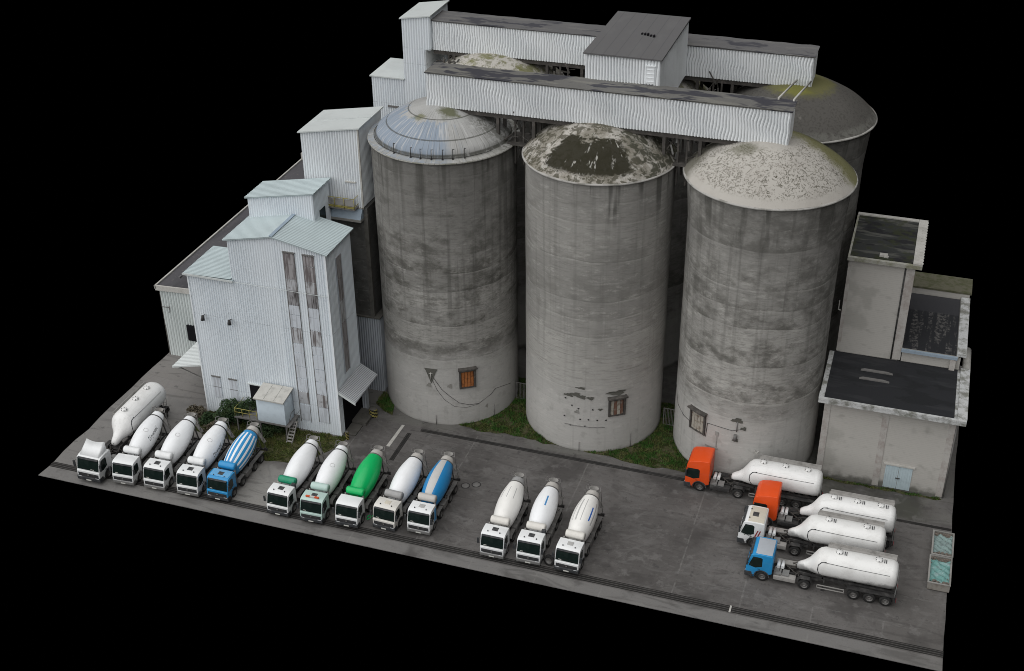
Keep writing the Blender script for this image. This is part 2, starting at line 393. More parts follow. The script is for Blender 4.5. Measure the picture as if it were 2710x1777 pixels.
# construction joints, stains, chalk marks
for jx, y0, y1 in ((26.3, 2.3, 17), (37.9, 2.3, 18.6), (49.5, -1, 18.6), (61.0, 2.3, 22), (66.7, -1, 6.2), (72.5, -1, 4.2), (78.2, -1, 4.4), (32.2, -1, 1.4), (43.6, -1, 1.4), (55.2, -1, 1.4), (20.4, -1, 1.4), (13.8, -1, 1.4), (8.0, -1, 1.4)):
    ln = (1.0 - (m.x - jx + (m.noise(0.8, 2) - 0.5) * 0.12).abs().step(0.03, 0.10)) * m.y.step(y0 - 0.1, y0) * (1.0 - m.y.step(y1, y1 + 0.1))
    m.mix(ln * m.noise(1.2, 6, off=(jx, 0, 0), rough=.7).step(0.36, 0.62) * 0.40, (0.23, 0.225, 0.215))
for jy, x0, x1 in ((4.3, 62, 90), (7.85, 74, 90), (10.3, -5, 30)):
    ln = (1.0 - (m.y - jy + (m.noise(0.5, 2) - 0.5) * 0.3).abs().step(0.03, 0.10)) * m.x.step(x0, x0 + .5) * (1.0 - m.x.step(x1, x1 + .5))
    m.mix(ln * m.noise(1.0, 6, off=(0, jy, 0), rough=.7).step(0.40, 0.62) * 0.35, (0.19, 0.185, 0.178))
wt = m.noise(1.1, 6, off=(17, 3, 0), rough=0.65); m.mix(wt.step(0.70, 0.74) * 0.7, (0.30, 0.295, 0.285))
fg = m.noise(7, 6, rough=0.7); m.mix(fg.step(0.5, 0.75) * 0.35, (0.055, 0.052, 0.05))
m.bump(fg, 0.25, 0.02)
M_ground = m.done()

m = Mat('rail_bed', (0.020, 0.019, 0.018), 0.85)
n = m.noise(1.5, 6, sc=(0.4, 1, 1)); m.mix(n.step(0.5, 0.7) * 0.5, (0.045, 0.042, 0.04)); M_rail = m.done()
M_railsteel = simple('worn_rail_steel', (0.12, 0.115, 0.11), 0.5, 0.3)

m = Mat('grass_soil', (0.030, 0.036, 0.012), 0.95, 0, 0.1)
n = m.noise(1.2, 8); m.mix(n.step(0.44, 0.58) * 0.8, (0.095, 0.088, 0.05))
n = m.noise(5, 6); m.mix(n.step(0.5, 0.7) * 0.7, (0.015, 0.022, 0.008)); M_soil = m.done()
def leafmat(name, a, b, c):
    m = Mat(name, a, 0.7, 0, 0.2)
    n = m.noise(1.1, 5); m.mix(n.step(0.42, 0.6) * 0.8, b)
    n = m.noise(6, 3); m.mix(n.step(0.5, 0.7) * 0.6, c); return m.done()
M_grass = leafmat('grass_blades', (0.085, 0.115, 0.025), (0.13, 0.125, 0.045), (0.04, 0.065, 0.016))
M_grassdk = leafmat('dark_grass_blades', (0.045, 0.115, 0.02), (0.13, 0.125, 0.045), (0.022, 0.05, 0.014))
M_leaf = leafmat('shrub_leaves', (0.028, 0.055, 0.022), (0.045, 0.07, 0.025), (0.015, 0.03, 0.014))
M_leafdry = leafmat('dry_shrub_leaves', (0.10, 0.085, 0.06), (0.06, 0.055, 0.035), (0.15, 0.13, 0.095))
M_twig = simple('twig_bark', (0.06, 0.05, 0.04), 0.9)

# ---- paint etc
def paint(name, col, dirt=0.35, dcol=(0.25, 0.24, 0.22), rough=0.35):
    if name in _mc: return _mc[name]
    m = Mat(name, col, rough, 0, 0.5)
    n = m.noise(0.9, 6, off=(random.random() * 40, 1, 1)); m.mix(n.step(0.46, 0.75) * dirt, tuple(0.6 * c + 0.4 * d for c, d in zip(col, dcol)))
    low = 1.0 - (m.z + (n - 0.5) * 1.2).step(0.5, 1.3); m.mix(low * (dirt * 1.2), dcol)
    n = m.noise(8, 4); m.mix(n.step(0.60, 0.78) * dirt, dcol)
    n = m.noise(1.0, 4, sc=(5, .7, 5)); m.mix(n.step(0.50, 0.72) * (dirt * .55), tuple(0.45 * c + 0.55 * d for c, d in zip(col, (0.42, 0.41, 0.39))))
    _mc[name] = m.done(); return _mc[name]
P_white = paint('white_truck_paint', (0.80, 0.815, 0.82), 0.28)
P_cream = paint('cream_truck_paint', (0.70, 0.68, 0.635))
P_creamroof = paint('cream_roof_paint', (0.62, 0.575, 0.48))
P_blue = paint('blue_truck_paint', (0.02, 0.27, 0.58), 0.12, (0.10, 0.14, 0.18))
P_blue2 = paint('sky_blue_roof_paint', (0.14, 0.40, 0.68), 0.3)
P_blue3 = paint('royal_blue_paint', (0.015, 0.22, 0.50), 0.12, (0.10, 0.14, 0.18))
P_mint = paint('mint_truck_paint', (0.47, 0.62, 0.575), 0.3)
P_green = paint('green_drum_paint', (0.0, 0.44, 0.115), 0.06, (0.02, 0.15, 0.05))
P_teal = paint('teal_tank_paint', (0.0, 0.25, 0.13), 0.2, (0.02, 0.12, 0.08))
P_orange = paint('orange_truck_paint', (0.78, 0.085, 0.012), 0.14, (0.30, 0.06, 0.03))
P_greyroof = paint('pale_grey_roof_paint', (0.42, 0.45, 0.49))
P_drum = paint('white_drum_paint', (0.86, 0.875, 0.89), 0.25, (0.42, 0.42, 0.42))
P_drumc = paint('ivory_drum_paint', (0.84, 0.83, 0.80), 0.25, (0.42, 0.41, 0.39))
m = Mat('road_dirty_tank_paint', (0.80, 0.80, 0.785), 0.4, 0, 0.5)
n = m.noise(0.9, 7, off=(4, 4, 4), rough=.65); m.mix(n.step(.48, .7) * .45, (0.55, 0.54, 0.52))
m.mix((1.0 - (m.z + (n - 0.5) * 1.5 - (m.y - 8.5).max(0.0) * 0.12).step(1.65, 2.15)) * .85, (0.20, 0.20, 0.195))
n = m.noise(6, 5); m.mix(n.step(.6, .75) * .3, (0.45, 0.44, 0.42)); P_tankd = m.done()
P_tank = paint('white_tank_paint', (0.82, 0.82, 0.81), 0.6, (0.42, 0.41, 0.39))
P_beige = paint('beige_tank_paint', (0.50, 0.48, 0.45))
P_greytank = paint('grey_tank_paint', (0.33, 0.33, 0.33), 0.6, (0.10, 0.10, 0.095))
P_stripeg = paint('drum_grey_stripe', (0.45, 0.45, 0.44))
P_stripeb = paint('drum_blue_stripe', (0.025, 0.13, 0.50), 0.1)
P_stripeb2 = paint('drum_azure_stripe', (0.04, 0.24, 0.52), 0.1)
P_drumgrey = paint('light_grey_drum_paint', (0.52, 0.52, 0.51))
M_glass = simple('dark_window_glass', (0.010, 0.018, 0.016), 0.10, 0, 0.25, 0.4, (0.045, 0.06, 0.055), 1.3)
M_chas = simple('chassis_steel', (0.035, 0.034, 0.034), 0.75, 0, 0.3, 0.7, (0.12, 0.115, 0.11))
M_chasg = simple('dusty_grey_steel', (0.17, 0.165, 0.16), 0.7, 0, 0.3, 0.6, (0.08, 0.075, 0.07))
M_tyre = simple('tyre_rubber', (0.022, 0.022, 0.022), 0.9, 0, 0.2, 0.6, (0.07, 0.066, 0.06))
M_rimst = simple('wheel_rim_steel', (0.16, 0.155, 0.15), 0.55, 0.2, 0.4, 0.6, (0.06, 0.055, 0.05))
M_plastic = simple('dark_grey_plastic', (0.035, 0.038, 0.042), 0.65, 0, 0.3, 0.6, (0.14, 0.135, 0.13))
M_plate = simple('plate_white', (0.62, 0.62, 0.58), 0.6, 0, 0.3, 0.3)
M_lamp = simple('headlight_glass', (0.55, 0.57, 0.58), 0.25, 0, 0.6, 0.3)
M_mixend = simple('cement_caked_steel', (0.33, 0.32, 0.305), 0.9, 0, 0.2, 0.7, (0.15, 0.145, 0.135))
M_mixdark = simple('dark_caked_steel', (0.14, 0.135, 0.13), 0.9, 0, 0.2, 0.7, (0.05, 0.05, 0.045))
M_text = simple('dark_lettering', (0.03, 0.035, 0.035), 0.7, 0, 0.2, 0)
M_red = simple('red_decal', (0.28, 0.03, 0.04), 0.6, 0, 0.3, 0.3)
M_beacon = simple('orange_beacon', (0.65, 0.10, 0.03), 0.4, 0, 0.4, 0.1)
M_steel = simple('rusty_dark_steel', (0.075, 0.07, 0.065), 0.85, 0.1, 0.2, 0.7, (0.17, 0.155, 0.14))
M_steell = simple('weathered_steel_sheet', (0.22, 0.22, 0.215), 0.8, 0.1, 0.2, 0.7, (0.09, 0.085, 0.08))
M_yel = simple('faded_yellow_paint', (0.34, 0.30, 0.09), 0.7, 0, 0.3, 0.6, (0.12, 0.10, 0.04))
M_black = simple('black_paint', (0.015, 0.015, 0.015), 0.8, 0, 0.2, 0.3, (0.04, 0.04, 0.04))
M_void = simple('unlit_interior', (0.015, 0.015, 0.017), 0.95, 0, 0.0, 0)
M_rust = simple('rusty_plank', (0.40, 0.15, 0.05), 0.9, 0, 0.2, 0.8, (0.12, 0.05, 0.03), 3)
M_plank = simple('grey_plank', (0.38, 0.36, 0.31), 0.9, 0, 0.2, 0.8, (0.12, 0.08, 0.05), 3)
M_plankr = simple('brown_plank', (0.16, 0.085, 0.06), 0.9, 0, 0.2, 0.8, (0.30, 0.28, 0.25), 3)
M_hut = simple('pale_blue_panel', (0.62, 0.71, 0.78), 0.5, 0, 0.4, 0.2)
M_hutroof = simple('dirty_white_sheet', (0.52, 0.51, 0.475), 0.7, 0, 0.3, 0.5)
M_door = simple('pale_blue_door_paint', (0.50, 0.60, 0.64), 0.6, 0, 0.3, 0.3)
M_gutter = simple('blue_grey_gutter', (0.30, 0.37, 0.44), 0.5, 0, 0.3, 0.3)
M_turq = simple('turquoise_film', (0.15, 0.31, 0.29), 0.8, 0, 0.15, 0.95, (0.30, 0.40, 0.40), 1.6)
M_turq2 = simple('pale_aqua_film', (0.23, 0.31, 0.30), 0.8, 0, 0.15, 0.95, (0.15, 0.18, 0.18), 1.4)
M_skip = simple('container_steel', (0.27, 0.255, 0.23), 0.8, 0, 0.2, 0.7, (0.14, 0.11, 0.09))
M_rubble = simple('rubble', (0.17, 0.145, 0.125), 0.95, 0, 0.1, 0.8, (0.06, 0.055, 0.05), 4)
def pane(name, col, d, amt):
    m = Mat(name, col, 0.45, 0, 0.4)
    st = m.noise(1.0, 4, sc=(5, 5, 0.35)); m.mix(st.step(0.46, 0.62) * amt, d)
    n = m.noise(2, 5); m.mix(n.step(0.55, 0.7) * amt * 1.0 if False else n.step(0.55, 0.7) * (amt * 0.6), d)
    return m.done()
M_paneA = pane('brown_stained_pane', (0.36, 0.345, 0.35), (0.14, 0.12, 0.12), 0.9)
M_paneB = pane('sooty_pane', (0.34, 0.335, 0.345), (0.035, 0.028, 0.026), 1.0)
M_paneC = pane('pale_pane', (0.62, 0.66, 0.71), (0.33, 0.34, 0.36), 0.5)
M_paneD = pane('mottled_pane', (0.50, 0.51, 0.53), (0.12, 0.10, 0.095), 0.9)

# ------------------------------------------------------------ mesh helpers
class MB:
    def __init__(s): s.v = []; s.f = []; s.m = []; s.sm = []
    def add(s, vs, fs, mi=0, smooth=False):
        o = len(s.v); s.v += [tuple(v) for v in vs]
        for f in fs: s.f.append([o + i for i in f]); s.m.append(mi); s.sm.append(smooth)
        return s
    def box(s, x0, x1, y0, y1, z0, z1, mi=0):
        return s.add([(x0, y0, z0), (x1, y0, z0), (x1, y1, z0), (x0, y1, z0), (x0, y0, z1), (x1, y0, z1), (x1, y1, z1), (x0, y1, z1)],
                     [(0, 3, 2, 1), (4, 5, 6, 7), (0, 1, 5, 4), (1, 2, 6, 5), (2, 3, 7, 6), (3, 0, 4, 7)], mi)
    def hexa(s, p, mi=0):      # p: 4 bottom + 4 top points
        return s.add(p, [(0, 3, 2, 1), (4, 5, 6, 7), (0, 1, 5, 4), (1, 2, 6, 5), (2, 3, 7, 6), (3, 0, 4, 7)], mi)
    def prism(s, prof, a, b, axis='x', mi=0, smooth=False):
        n = len(prof)
        def P(q, t): return {'x': (t, q[0], q[1]), 'y': (q[0], t, q[1]), 'z': (q[0], q[1], t)}[axis]
        vs = [P(q, a) for q in prof] + [P(q, b) for q in prof]
        fs = [tuple(range(n))[::-1], tuple(range(n, 2 * n))]
        s.add(vs, fs, mi)
        o = len(s.v) - 2 * n
        for i in range(n):
            j = (i + 1) % n
            s.f.append([o + i, o + j, o + n + j, o + n + i]); s.m.append(mi); s.sm.append(smooth)
        return s
    def tube(s, p, q, r, n=6, mi=0, r2=None, caps=True):
        p, q = Vector(p), Vector(q); d = (q - p)
        if d.length < 1e-6: return s
        d.normalize(); a = d.orthogonal().normalized(); b = d.cross(a)
        r2 = r if r2 is None else r2
        vs = []
        for c, rr in ((p, r), (q, r2)):
            for i in range(n):
                t = 2 * PI * i / n; vs.append(c + (a * math.cos(t) + b * math.sin(t)) * rr)
        s.add(vs, [(i, (i + 1) % n, n + (i + 1) % n, n + i) for i in range(n)], mi, n > 5)
        if caps:
            o = len(s.v) - 2 * n
            s.f.append([o + i for i in range(n)][::-1]); s.m.append(mi); s.sm.append(False)
            s.f.append([o + n + i for i in range(n)]); s.m.append(mi); s.sm.append(False)
        return s
    def path(s, pts, r, n=5, mi=0):
        for a, b in zip(pts[:-1], pts[1:]): s.tube(a, b, r, n, mi)
        return s
    def beam(s, p, q, w, h, mi=0):
        p, q = Vector(p), Vector(q); d = (q - p).normalized()
        up = Vector((0, 0, 1)) if abs(d.z) < 0.95 else Vector((0, 1, 0))
        a = d.cross(up).normalized() * w / 2; b = a.cross(d).normalized() * h / 2
        vs = [p - a - b, p + a - b, p + a + b, p - a + b, q - a - b, q + a - b, q + a + b, q - a + b]
        return s.add(vs, [(0, 1, 2, 3), (7, 6, 5, 4), (0, 4, 5, 1), (1, 5, 6, 2), (2, 6, 7, 3), (3, 7, 4, 0)], mi)
    def lathe(s, prof, n=48, M=None, mi=0, smooth=True, fm=None):
        M = M or Matrix.Identity(4); vs = []
        for r, z in prof:
            for i in range(n):
                t = 2 * PI * i / n; vs.append(M @ Vector((r * math.sin(t), -r * math.cos(t), z)))
        o = len(s.v); s.v += [tuple(v) for v in vs]
        for k in range(len(prof) - 1):
            for i in range(n):
                j = (i + 1) % n
                s.f.append([o + k * n + i, o + k * n + j, o + (k + 1) * n + j, o + (k + 1) * n + i])
                s.m.append(fm(i / n, k) if fm else mi); s.sm.append(smooth)
        return s
    def corr(s, O, U, V0, V1, pitch=0.24, depth=0.05, rows=1, wob=0.0, mi=0, flip=False, seed=0):
        O, U, V0, V1 = map(Vector, (O, U, V0, V1)); L = U.length
        N = U.cross(V0).normalized()
        if flip: N = -N
        k = max(1, round(L / pitch)); prof = [(0.0, 0.0), (0.22, 1.0), (0.5, 1.0), (0.72, 0.0)]
        ts = [((i + a) / k, h) for i in range(k) for a, h in prof] + [(1.0, 0.0)]
        vs = []; rnd = random.Random(seed)
        ph = [rnd.random() * 6.28 for _ in range(8)]
        for r in range(rows + 1):
            q = r / rows
            for t, h in ts:
                w = 0
                if wob and 0 < t < 1:
                    X = t * L
                    w = wob * (math.sin(X * 1.3 + q * 5 + ph[0]) * math.sin(X * 0.31 + ph[1]) + 0.7 * math.sin(X * 0.77 + q * 9 + ph[2]) * math.sin(X * 0.53 + ph[3]) + 0.5 * math.sin(q * 13 + X * 2.1 + ph[4]))
                vs.append(O + U * t + U.normalized() * w + (V0 + (V1 - V0) * t) * q + N * (h * depth * (1 + (0.5 * math.sin(t * L * 0.9 + q * 3 + ph[5]) if wob else 0))))
        n = len(ts); fs = []
        for r in range(rows):
            for i in range(n - 1):
                f = (r * n + i, r * n + i + 1, (r + 1) * n + i + 1, (r + 1) * n + i)
                fs.append(f if not flip else f[::-1])
        s.add(vs, fs, mi); o = len(s.m) - len(fs)
        for q in range(len(fs)):
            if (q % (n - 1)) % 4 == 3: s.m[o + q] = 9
        return s
    def mesh(s, name, mats, bevel=0, segs=2):
        me = bpy.data.meshes.new(name)
        me.from_pydata(s.v, [], s.f)
        for mt in mats: me.materials.append(mt)
        for p, mi, sm in zip(me.polygons, s.m, s.sm): p.material_index = mi; p.use_smooth = sm
        me.update()
        if bevel:
            bm = bmesh.new(); bm.from_mesh(me)
            bmesh.ops.remove_doubles(bm, verts=bm.verts, dist=1e-5)
            bmesh.ops.recalc_face_normals(bm, faces=bm.faces)
            es = [e for e in bm.edges if len(e.link_faces) == 2 and e.calc_face_angle(0) > 0.35]
            bmesh.ops.bevel(bm, geom=es, offset=bevel, segments=segs, affect='EDGES', profile=0.6, clamp_overlap=True)
            for f in bm.faces: f.smooth = True
            bm.to_mesh(me); bm.free()
        return me
    def build(s, name, mats, parent=None, bevel=0, loc=None, rot=None, **kw):
        if not isinstance(mats, (list, tuple)): mats = [mats]
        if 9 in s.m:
            g_ = RIB_SHADE.get(mats[0].name); mats = list(mats) + ([g_] if g_ else [])
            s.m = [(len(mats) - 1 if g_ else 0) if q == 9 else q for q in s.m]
        o = bpy.data.objects.new(name, s.mesh(name, mats, bevel)); COL.objects.link(o)
        if parent: o.parent = parent
        if loc: o.location = loc
        if rot: o.rotation_euler = rot
        for k, v in kw.items(): o[k] = v
        return o

def inst(name, me, parent=None, loc=None, rot=None, **kw):
    o = bpy.data.objects.new(name, me); COL.objects.link(o)
    if parent: o.parent = parent
    if loc: o.location = loc
    if rot: o.rotation_euler = rot
    for k, v in kw.items(): o[k] = v
    return o
def thing(name, label, cat, loc=(0, 0, 0), rz=0, group=None):
    o = bpy.data.objects.new(name, None); COL.objects.link(o)
    o.empty_display_size = 0.5
    o.location = loc; o.rotation_euler = (0, 0, rz); o['label'] = label; o['category'] = cat
    if group: o['group'] = group
    return o
def tag(o, label, cat, group=None, kind=None):
    o['label'] = label; o['category'] = cat
    if group: o['group'] = group
    if kind: o['kind'] = kind
    return o

# ------------------------------------------------------------ ground
g = MB()
def quadsheet(mb, pts, z, mi=0): mb.add([(x, y, z) for x, y in pts], [tuple(range(len(pts)))], mi)
rnd = random.Random(4)
outline = [(0, 0), (83, 0)]
outline += [(83 + rnd.uniform(-.06, .06), y) for y in range(2, 46, 2)] + [(83, 46.5), (19, 46.5), (19, 58), (0.2, 58)]
outline += [(0.15 + rnd.uniform(-.15, .15), y) for y in range(56, 1, -2)]
quadsheet(g, outline, 0.0)
n_ = len(outline)
g.add([(x, y, 0.0) for x, y in outline] + [(x, y, -0.06) for x, y in outline], [(i, n_ + i, n_ + (i + 1) % n_, (i + 1) % n_) for i in range(n_)])
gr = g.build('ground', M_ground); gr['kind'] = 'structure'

t = MB(); t.box(0.12, 83, 1.52, 2.28, -0.02, 0.008)
for yy in (1.66, 1.90, 2.14):
    t.box(0.12, 65.9, yy - 0.02, yy + 0.02, 0.008, 0.016, 1); t.box(66.15, 82.95, yy - 0.02, yy + 0.02, 0.008, 0.016, 1)
t.box(65.95, 66.1, 1.5, 2.3, 0.0, 0.03, 2)
o = t.build('front_rail_track', [M_rail, M_railsteel, M_rim]); o['kind'] = 'structure'
t = MB(); t.box(32.1, 59.8, 17.72, 18.2, -0.02, 0.008)
for yy in (17.84, 18.08): t.box(32.1, 59.8, yy - 0.03, yy + 0.03, 0.008, 0.02, 1)
o = t.build('back_rail_track', [M_rail, M_chas]); o['kind'] = 'structure'
t = MB(); t.box(76.5, 83, 17.75, 18.1, -0.02, 0.01)
o = t.build('drain_channel', [M_rail]); o['kind'] = 'structure'
t = MB(); t.hexa([(29.85, 14.4, -.02), (30.2, 14.4, -.02), (30.25, 18.2, -.02), (29.95, 18.2, -.02), (29.85, 14.4, .02), (30.2, 14.4, .02), (30.25, 18.2, .02), (29.95, 18.2, .02)])
o = t.build('concrete_strip', [M_rim]); o['kind'] = 'structure'
t = MB(); t.box(31.0, 31.45, 12.4, 17.1, -0.02, 0.008)
for xx in (31.1, 31.35): t.box(xx - .02, xx + .02, 12.4, 17.1, .008, .02, 1)
o = t.build('inspection_pit_track', [M_rail, M_chas]); o['kind'] = 'structure'
for (px, py) in ((39.43, 10.84), (40.35, 11.3), (25.15, 16.2)):
    t = MB(); t.lathe([(0.0, 0.014), (0.33, 0.014), (0.34, 0.0)], 20, Matrix.Translation((px, py, 0)))
    t.lathe([(0.35, 0.0), (0.36, 0.02), (0.44, 0.02), (0.45, 0.0)], 20, Matrix.Translation((px, py, 0)), 1)
    o = t.build('manhole_cover', [M_conc if px < 30 else M_chasg, M_chas])
    lab = {39.43: 'left of two round manhole covers right of the blue and grey mixer', 40.35: 'right of two round manhole covers right of the blue and grey mixer',
           25.15: 'round pale manhole cover beside the cladded mill tower corner'}[px]
    tag(o, lab, 'manhole cover', 'manhole covers in the yard')

def grass(name, poly, n, mat, h=0.16, seed=1, holes=()):
    rnd = random.Random(seed); mb = MB()
    xs = [p[0] for p in poly]; ys = [p[1] for p in poly]
    def inside(x, y):
        c = False
        for i in range(len(poly)):
            x1, y1 = poly[i]; x2, y2 = poly[i - 1]
            if (y1 > y) != (y2 > y) and x < (x2 - x1) * (y - y1) / (y2 - y1) + x1: c = not c
        return c and all((x - a) ** 2 + (y - b) ** 2 > r * r for a, b, r in holes)
    mb.add([(x, y, 0.012) for x, y in poly], [tuple(range(len(poly)))], 1)
    k = 0
    while k < n:
        x, y = rnd.uniform(min(xs), max(xs)), rnd.uniform(min(ys), max(ys))
        if not inside(x, y): continue
        k += 1
        q_ = math.sin(x * 1.7 + y) * math.sin(y * 1.3 - x * .6)
        if q_ < -.35 and rnd.random() < .75: continue
        hh = h * rnd.uniform(0.4, 1.5) * (0.6 + 0.8 * abs(math.sin(x * 0.9) * math.cos(y * 1.1)))
        a = rnd.uniform(0, 6.28); w = rnd.uniform(.02, .06); lx, ly = rnd.uniform(-.12, .12), rnd.uniform(-.12, .12)
        mb.add([(x - w * math.cos(a), y - w * math.sin(a), 0), (x + w * math.cos(a), y + w * math.sin(a), 0), (x + lx, y + ly, hh)], [(0, 1, 2)], 0)
    o = mb.build(name, [mat, M_soil]); return o
def ragged(pts, amp, seed, step=0.7):
    rnd = random.Random(seed); out = []
    for i, (a, b) in enumerate(zip(pts, pts[1:] + pts[:1])):
        L = math.hypot(b[0] - a[0], b[1] - a[1]); k = max(1, int(L / step))
        for j in range(k):
            q = j / k; out.append((a[0] + (b[0] - a[0]) * q + rnd.uniform(-amp, amp), a[1] + (b[1] - a[1]) * q + rnd.uniform(-amp, amp)))
    return out
sil = [(32.48, 26.23, 6.85), (47.64, 26.23, 6.85), (62.9, 26.23, 6.85)]
o = grass('grass_verge', ragged([(10.2, 11.0), (16, 10.6), (19.6, 8.6), (22.5, 8.9), (25.3, 12.6), (25.6, 14.4), (10.2, 14.4)], 0.22, 3), 16000, M_grass, 0.15, 2)
tag(o, 'olive grass verge between the mixer trucks and the white mill tower', 'grass', kind='stuff')
o = grass('grass_strip', ragged([(33.5, 20.2), (38, 19.55), (42, 20.0), (44.5, 19.5), (48, 19.35), (50.3, 19.5), (53.4, 18.95), (57.8, 19.1), (59.5, 19.3), (60, 23), (57, 30), (53, 30), (40, 30), (38, 30), (36, 22)], 0.18, 5), 16000, M_grassdk, 0.2, 3, sil)
tag(o, 'dark green grass growing around the feet of the silos', 'grass', kind='stuff')
o = grass('weed_patch', ragged([(26.0, 20.8), (28.2, 19.6), (27.6, 22.8), (25.9, 23.1)], 0.2, 8), 1800, M_grassdk, 0.2, 6)
tag(o, 'dark weeds in the corner between mill tower and left silo', 'weeds', kind='stuff')
o = grass('weed_line', ragged([(70.6, 22.35), (81.8, 22.35), (82, 22.0), (70.6, 22.0)], 0.12, 9), 900, M_grassdk, 0.12, 7)
tag(o, 'thin line of moss and weeds along the foot of the low brick building', 'weeds', kind='stuff')

def shrub(label, loc, rx_, ry_, h, n, leaf, seed, cat='shrub', lw=0.13):
    rnd = random.Random(seed); e = thing('shrub', label, cat, loc)
    mb = MB()
    cl = [(rnd.uniform(-.7, .7) * rx_, rnd.uniform(-.7, .7) * ry_, rnd.uniform(.3, .85) * h, rnd.uniform(.28, .5)) for _ in range(14)]
    for i in range(n):
        c = rnd.choice(cl); r = c[3] * min(rx_, h) * 1.0
        d = Vector((rnd.gauss(0, 1), rnd.gauss(0, 1), rnd.gauss(0, 1))).normalized() * r * rnd.uniform(.6, 1.05)
        p = Vector((c[0], c[1], c[2])) + d
        if p.z < 0.03: p.z = rnd.uniform(.03, .3)
        a = Vector((rnd.gauss(0, 1), rnd.gauss(0, 1), rnd.gauss(0, .6))).normalized(); b = a.orthogonal().normalized()
        w = lw * rnd.uniform(.5, 1.2)
        mb.add([p - a * w, p + b * w * .45, p + a * w, p - b * w * .45], [(0, 1, 2, 3)])
    mb.build('foliage', leaf, e)
    st = MB()
    for i in range(9):
        c = cl[i]; st.tube((rnd.uniform(-.2, .2) * rx_, rnd.uniform(-.2, .2) * ry_, 0), (c[0], c[1], c[2]), .05, 5, r2=.015)
    st.build('stem', M_twig, e)
shrub('large dark green shrub growing against the mill tower left of the blue cabin', (13.9, 13.2, 0), 2.0, 1.1, 2.7, 5200, M_leaf, 11)
shrub('low dark green shrub in the shade under the pale blue cabin', (17.6, 12.9, 0), 1.9, 0.9, 1.3, 3000, M_leaf, 12)
shrub('dark green shrub beside the left corner of the grass verge', (11.6, 12.5, 0), 1.3, 1.0, 1.1, 2200, M_leaf, 13)
shrub('dry brown brushwood behind the second and third white mixers', (9.6, 13.3, 0), 1.1, 0.9, 1.0, 1500, M_leafdry, 14, 'brushwood', 0.16)
shrub('small dry brown brush behind the drum end of the second white mixer', (12.4, 11.4, 0), .9, 0.7, 1.1, 900, M_leafdry, 15, 'brushwood', 0.16)

# ------------------------------------------------------------ silos
def cylpt(cx, cy, r, deg, z):
    a = R(deg); return Vector((cx + r * math.sin(a), cy - r * math.cos(a), z))
def silo(label, x, y, rr, domekind, seed, amt, zlo, tone, apex):
    e = thing('silo', label, 'silo', (x, y, 0), 0, 'round concrete cement silos')
    w = MB()
    prof = [(6.83, -0.02), (6.83, 4), (6.80, 8), (6.82, 12), (6.80, 16), (6.83, 20), (6.84, 24), (6.86 + (rr - 7.13) * .7, 28.0), (6.86 + (rr - 7.13) * .7, 28.3)]
    w.lathe(prof, 112)
    wall = w.build('silo_wall', silo_mat('silo_concrete_' + domekind, seed, amt, zlo, tone), e)
    rm = MB(); k = rr - 7.13
    rm.lathe([(6.8 + k, 28.22), (rr, 28.36), (rr + .02, 28.43), (rr - .03, 28.49), (rr - (.12 if domekind != 'metal' else .8), 28.53), (6.5 + k, 28.52)], 112)
    rm.build('eave_rim', M_eave if domekind != 'metal' else M_eaveseg, e)
    d = MB(); H = apex - 28.5; RR = rr - .08; pr = []
    rnd = random.Random(seed)
    for i in range(25):
        r = RR * (1 - i / 24.0)
        pr.append((max(r, 0.001), 28.5 + H * (1 - (r / RR) ** (2.25 if domekind != 'metal' else 2.0))))
    if domekind == 'metal':
        pr = [(rr - .02, 28.50), (6.35, 28.66), (6.34, 28.85)] + [p for p in pr if p[0] < 6.3 and p[1] > 28.86]
    d.lathe(pr, 144, smooth=True)
    if domekind != 'metal':
        d.v = [(a, b, c + 0.05 * math.sin(a * 1.3 + seed) * math.cos(b * 1.1) - (0.25 if False else 0)) for a, b, c in d.v]
    d.build('dome', dome_mat(domekind, seed), e)
    return e
SA = silo('front left silo with the blue streaked metal dome', 32.48, 26.23, 7.13, 'metal', 1, 1.1, 8.0, 0.95, 31.75)
SB = silo('front middle silo with the dark flaking patch on its dome', 47.64, 26.23, 7.13, 'flaking', 2, 0.24, 13.0, 1.04, 31.75)
SCC = silo('front right silo with the pale speckled dome behind the red truck', 62.9, 26.23, 7.52, 'speckled', 3, 0.75, 7.0, 1.12, 31.85)
silo('back row right silo with the dark gravelly dome and yellow moss', 63.2, 41.16, 7.58, 'dark', 4, 0.9, 3.0, 0.75, 31.85)
silo('back row middle silo mostly hidden under the galleries', 47.9, 41.16, 7.13, 'mossy', 5, 0.7, 3.0, 0.8, 31.6)
silo('back row left silo whose pale mossy dome shows between the two galleries', 32.6, 41.16, 7.13, 'mossy', 6, 0.7, 3.0, 0.8, 31.9)

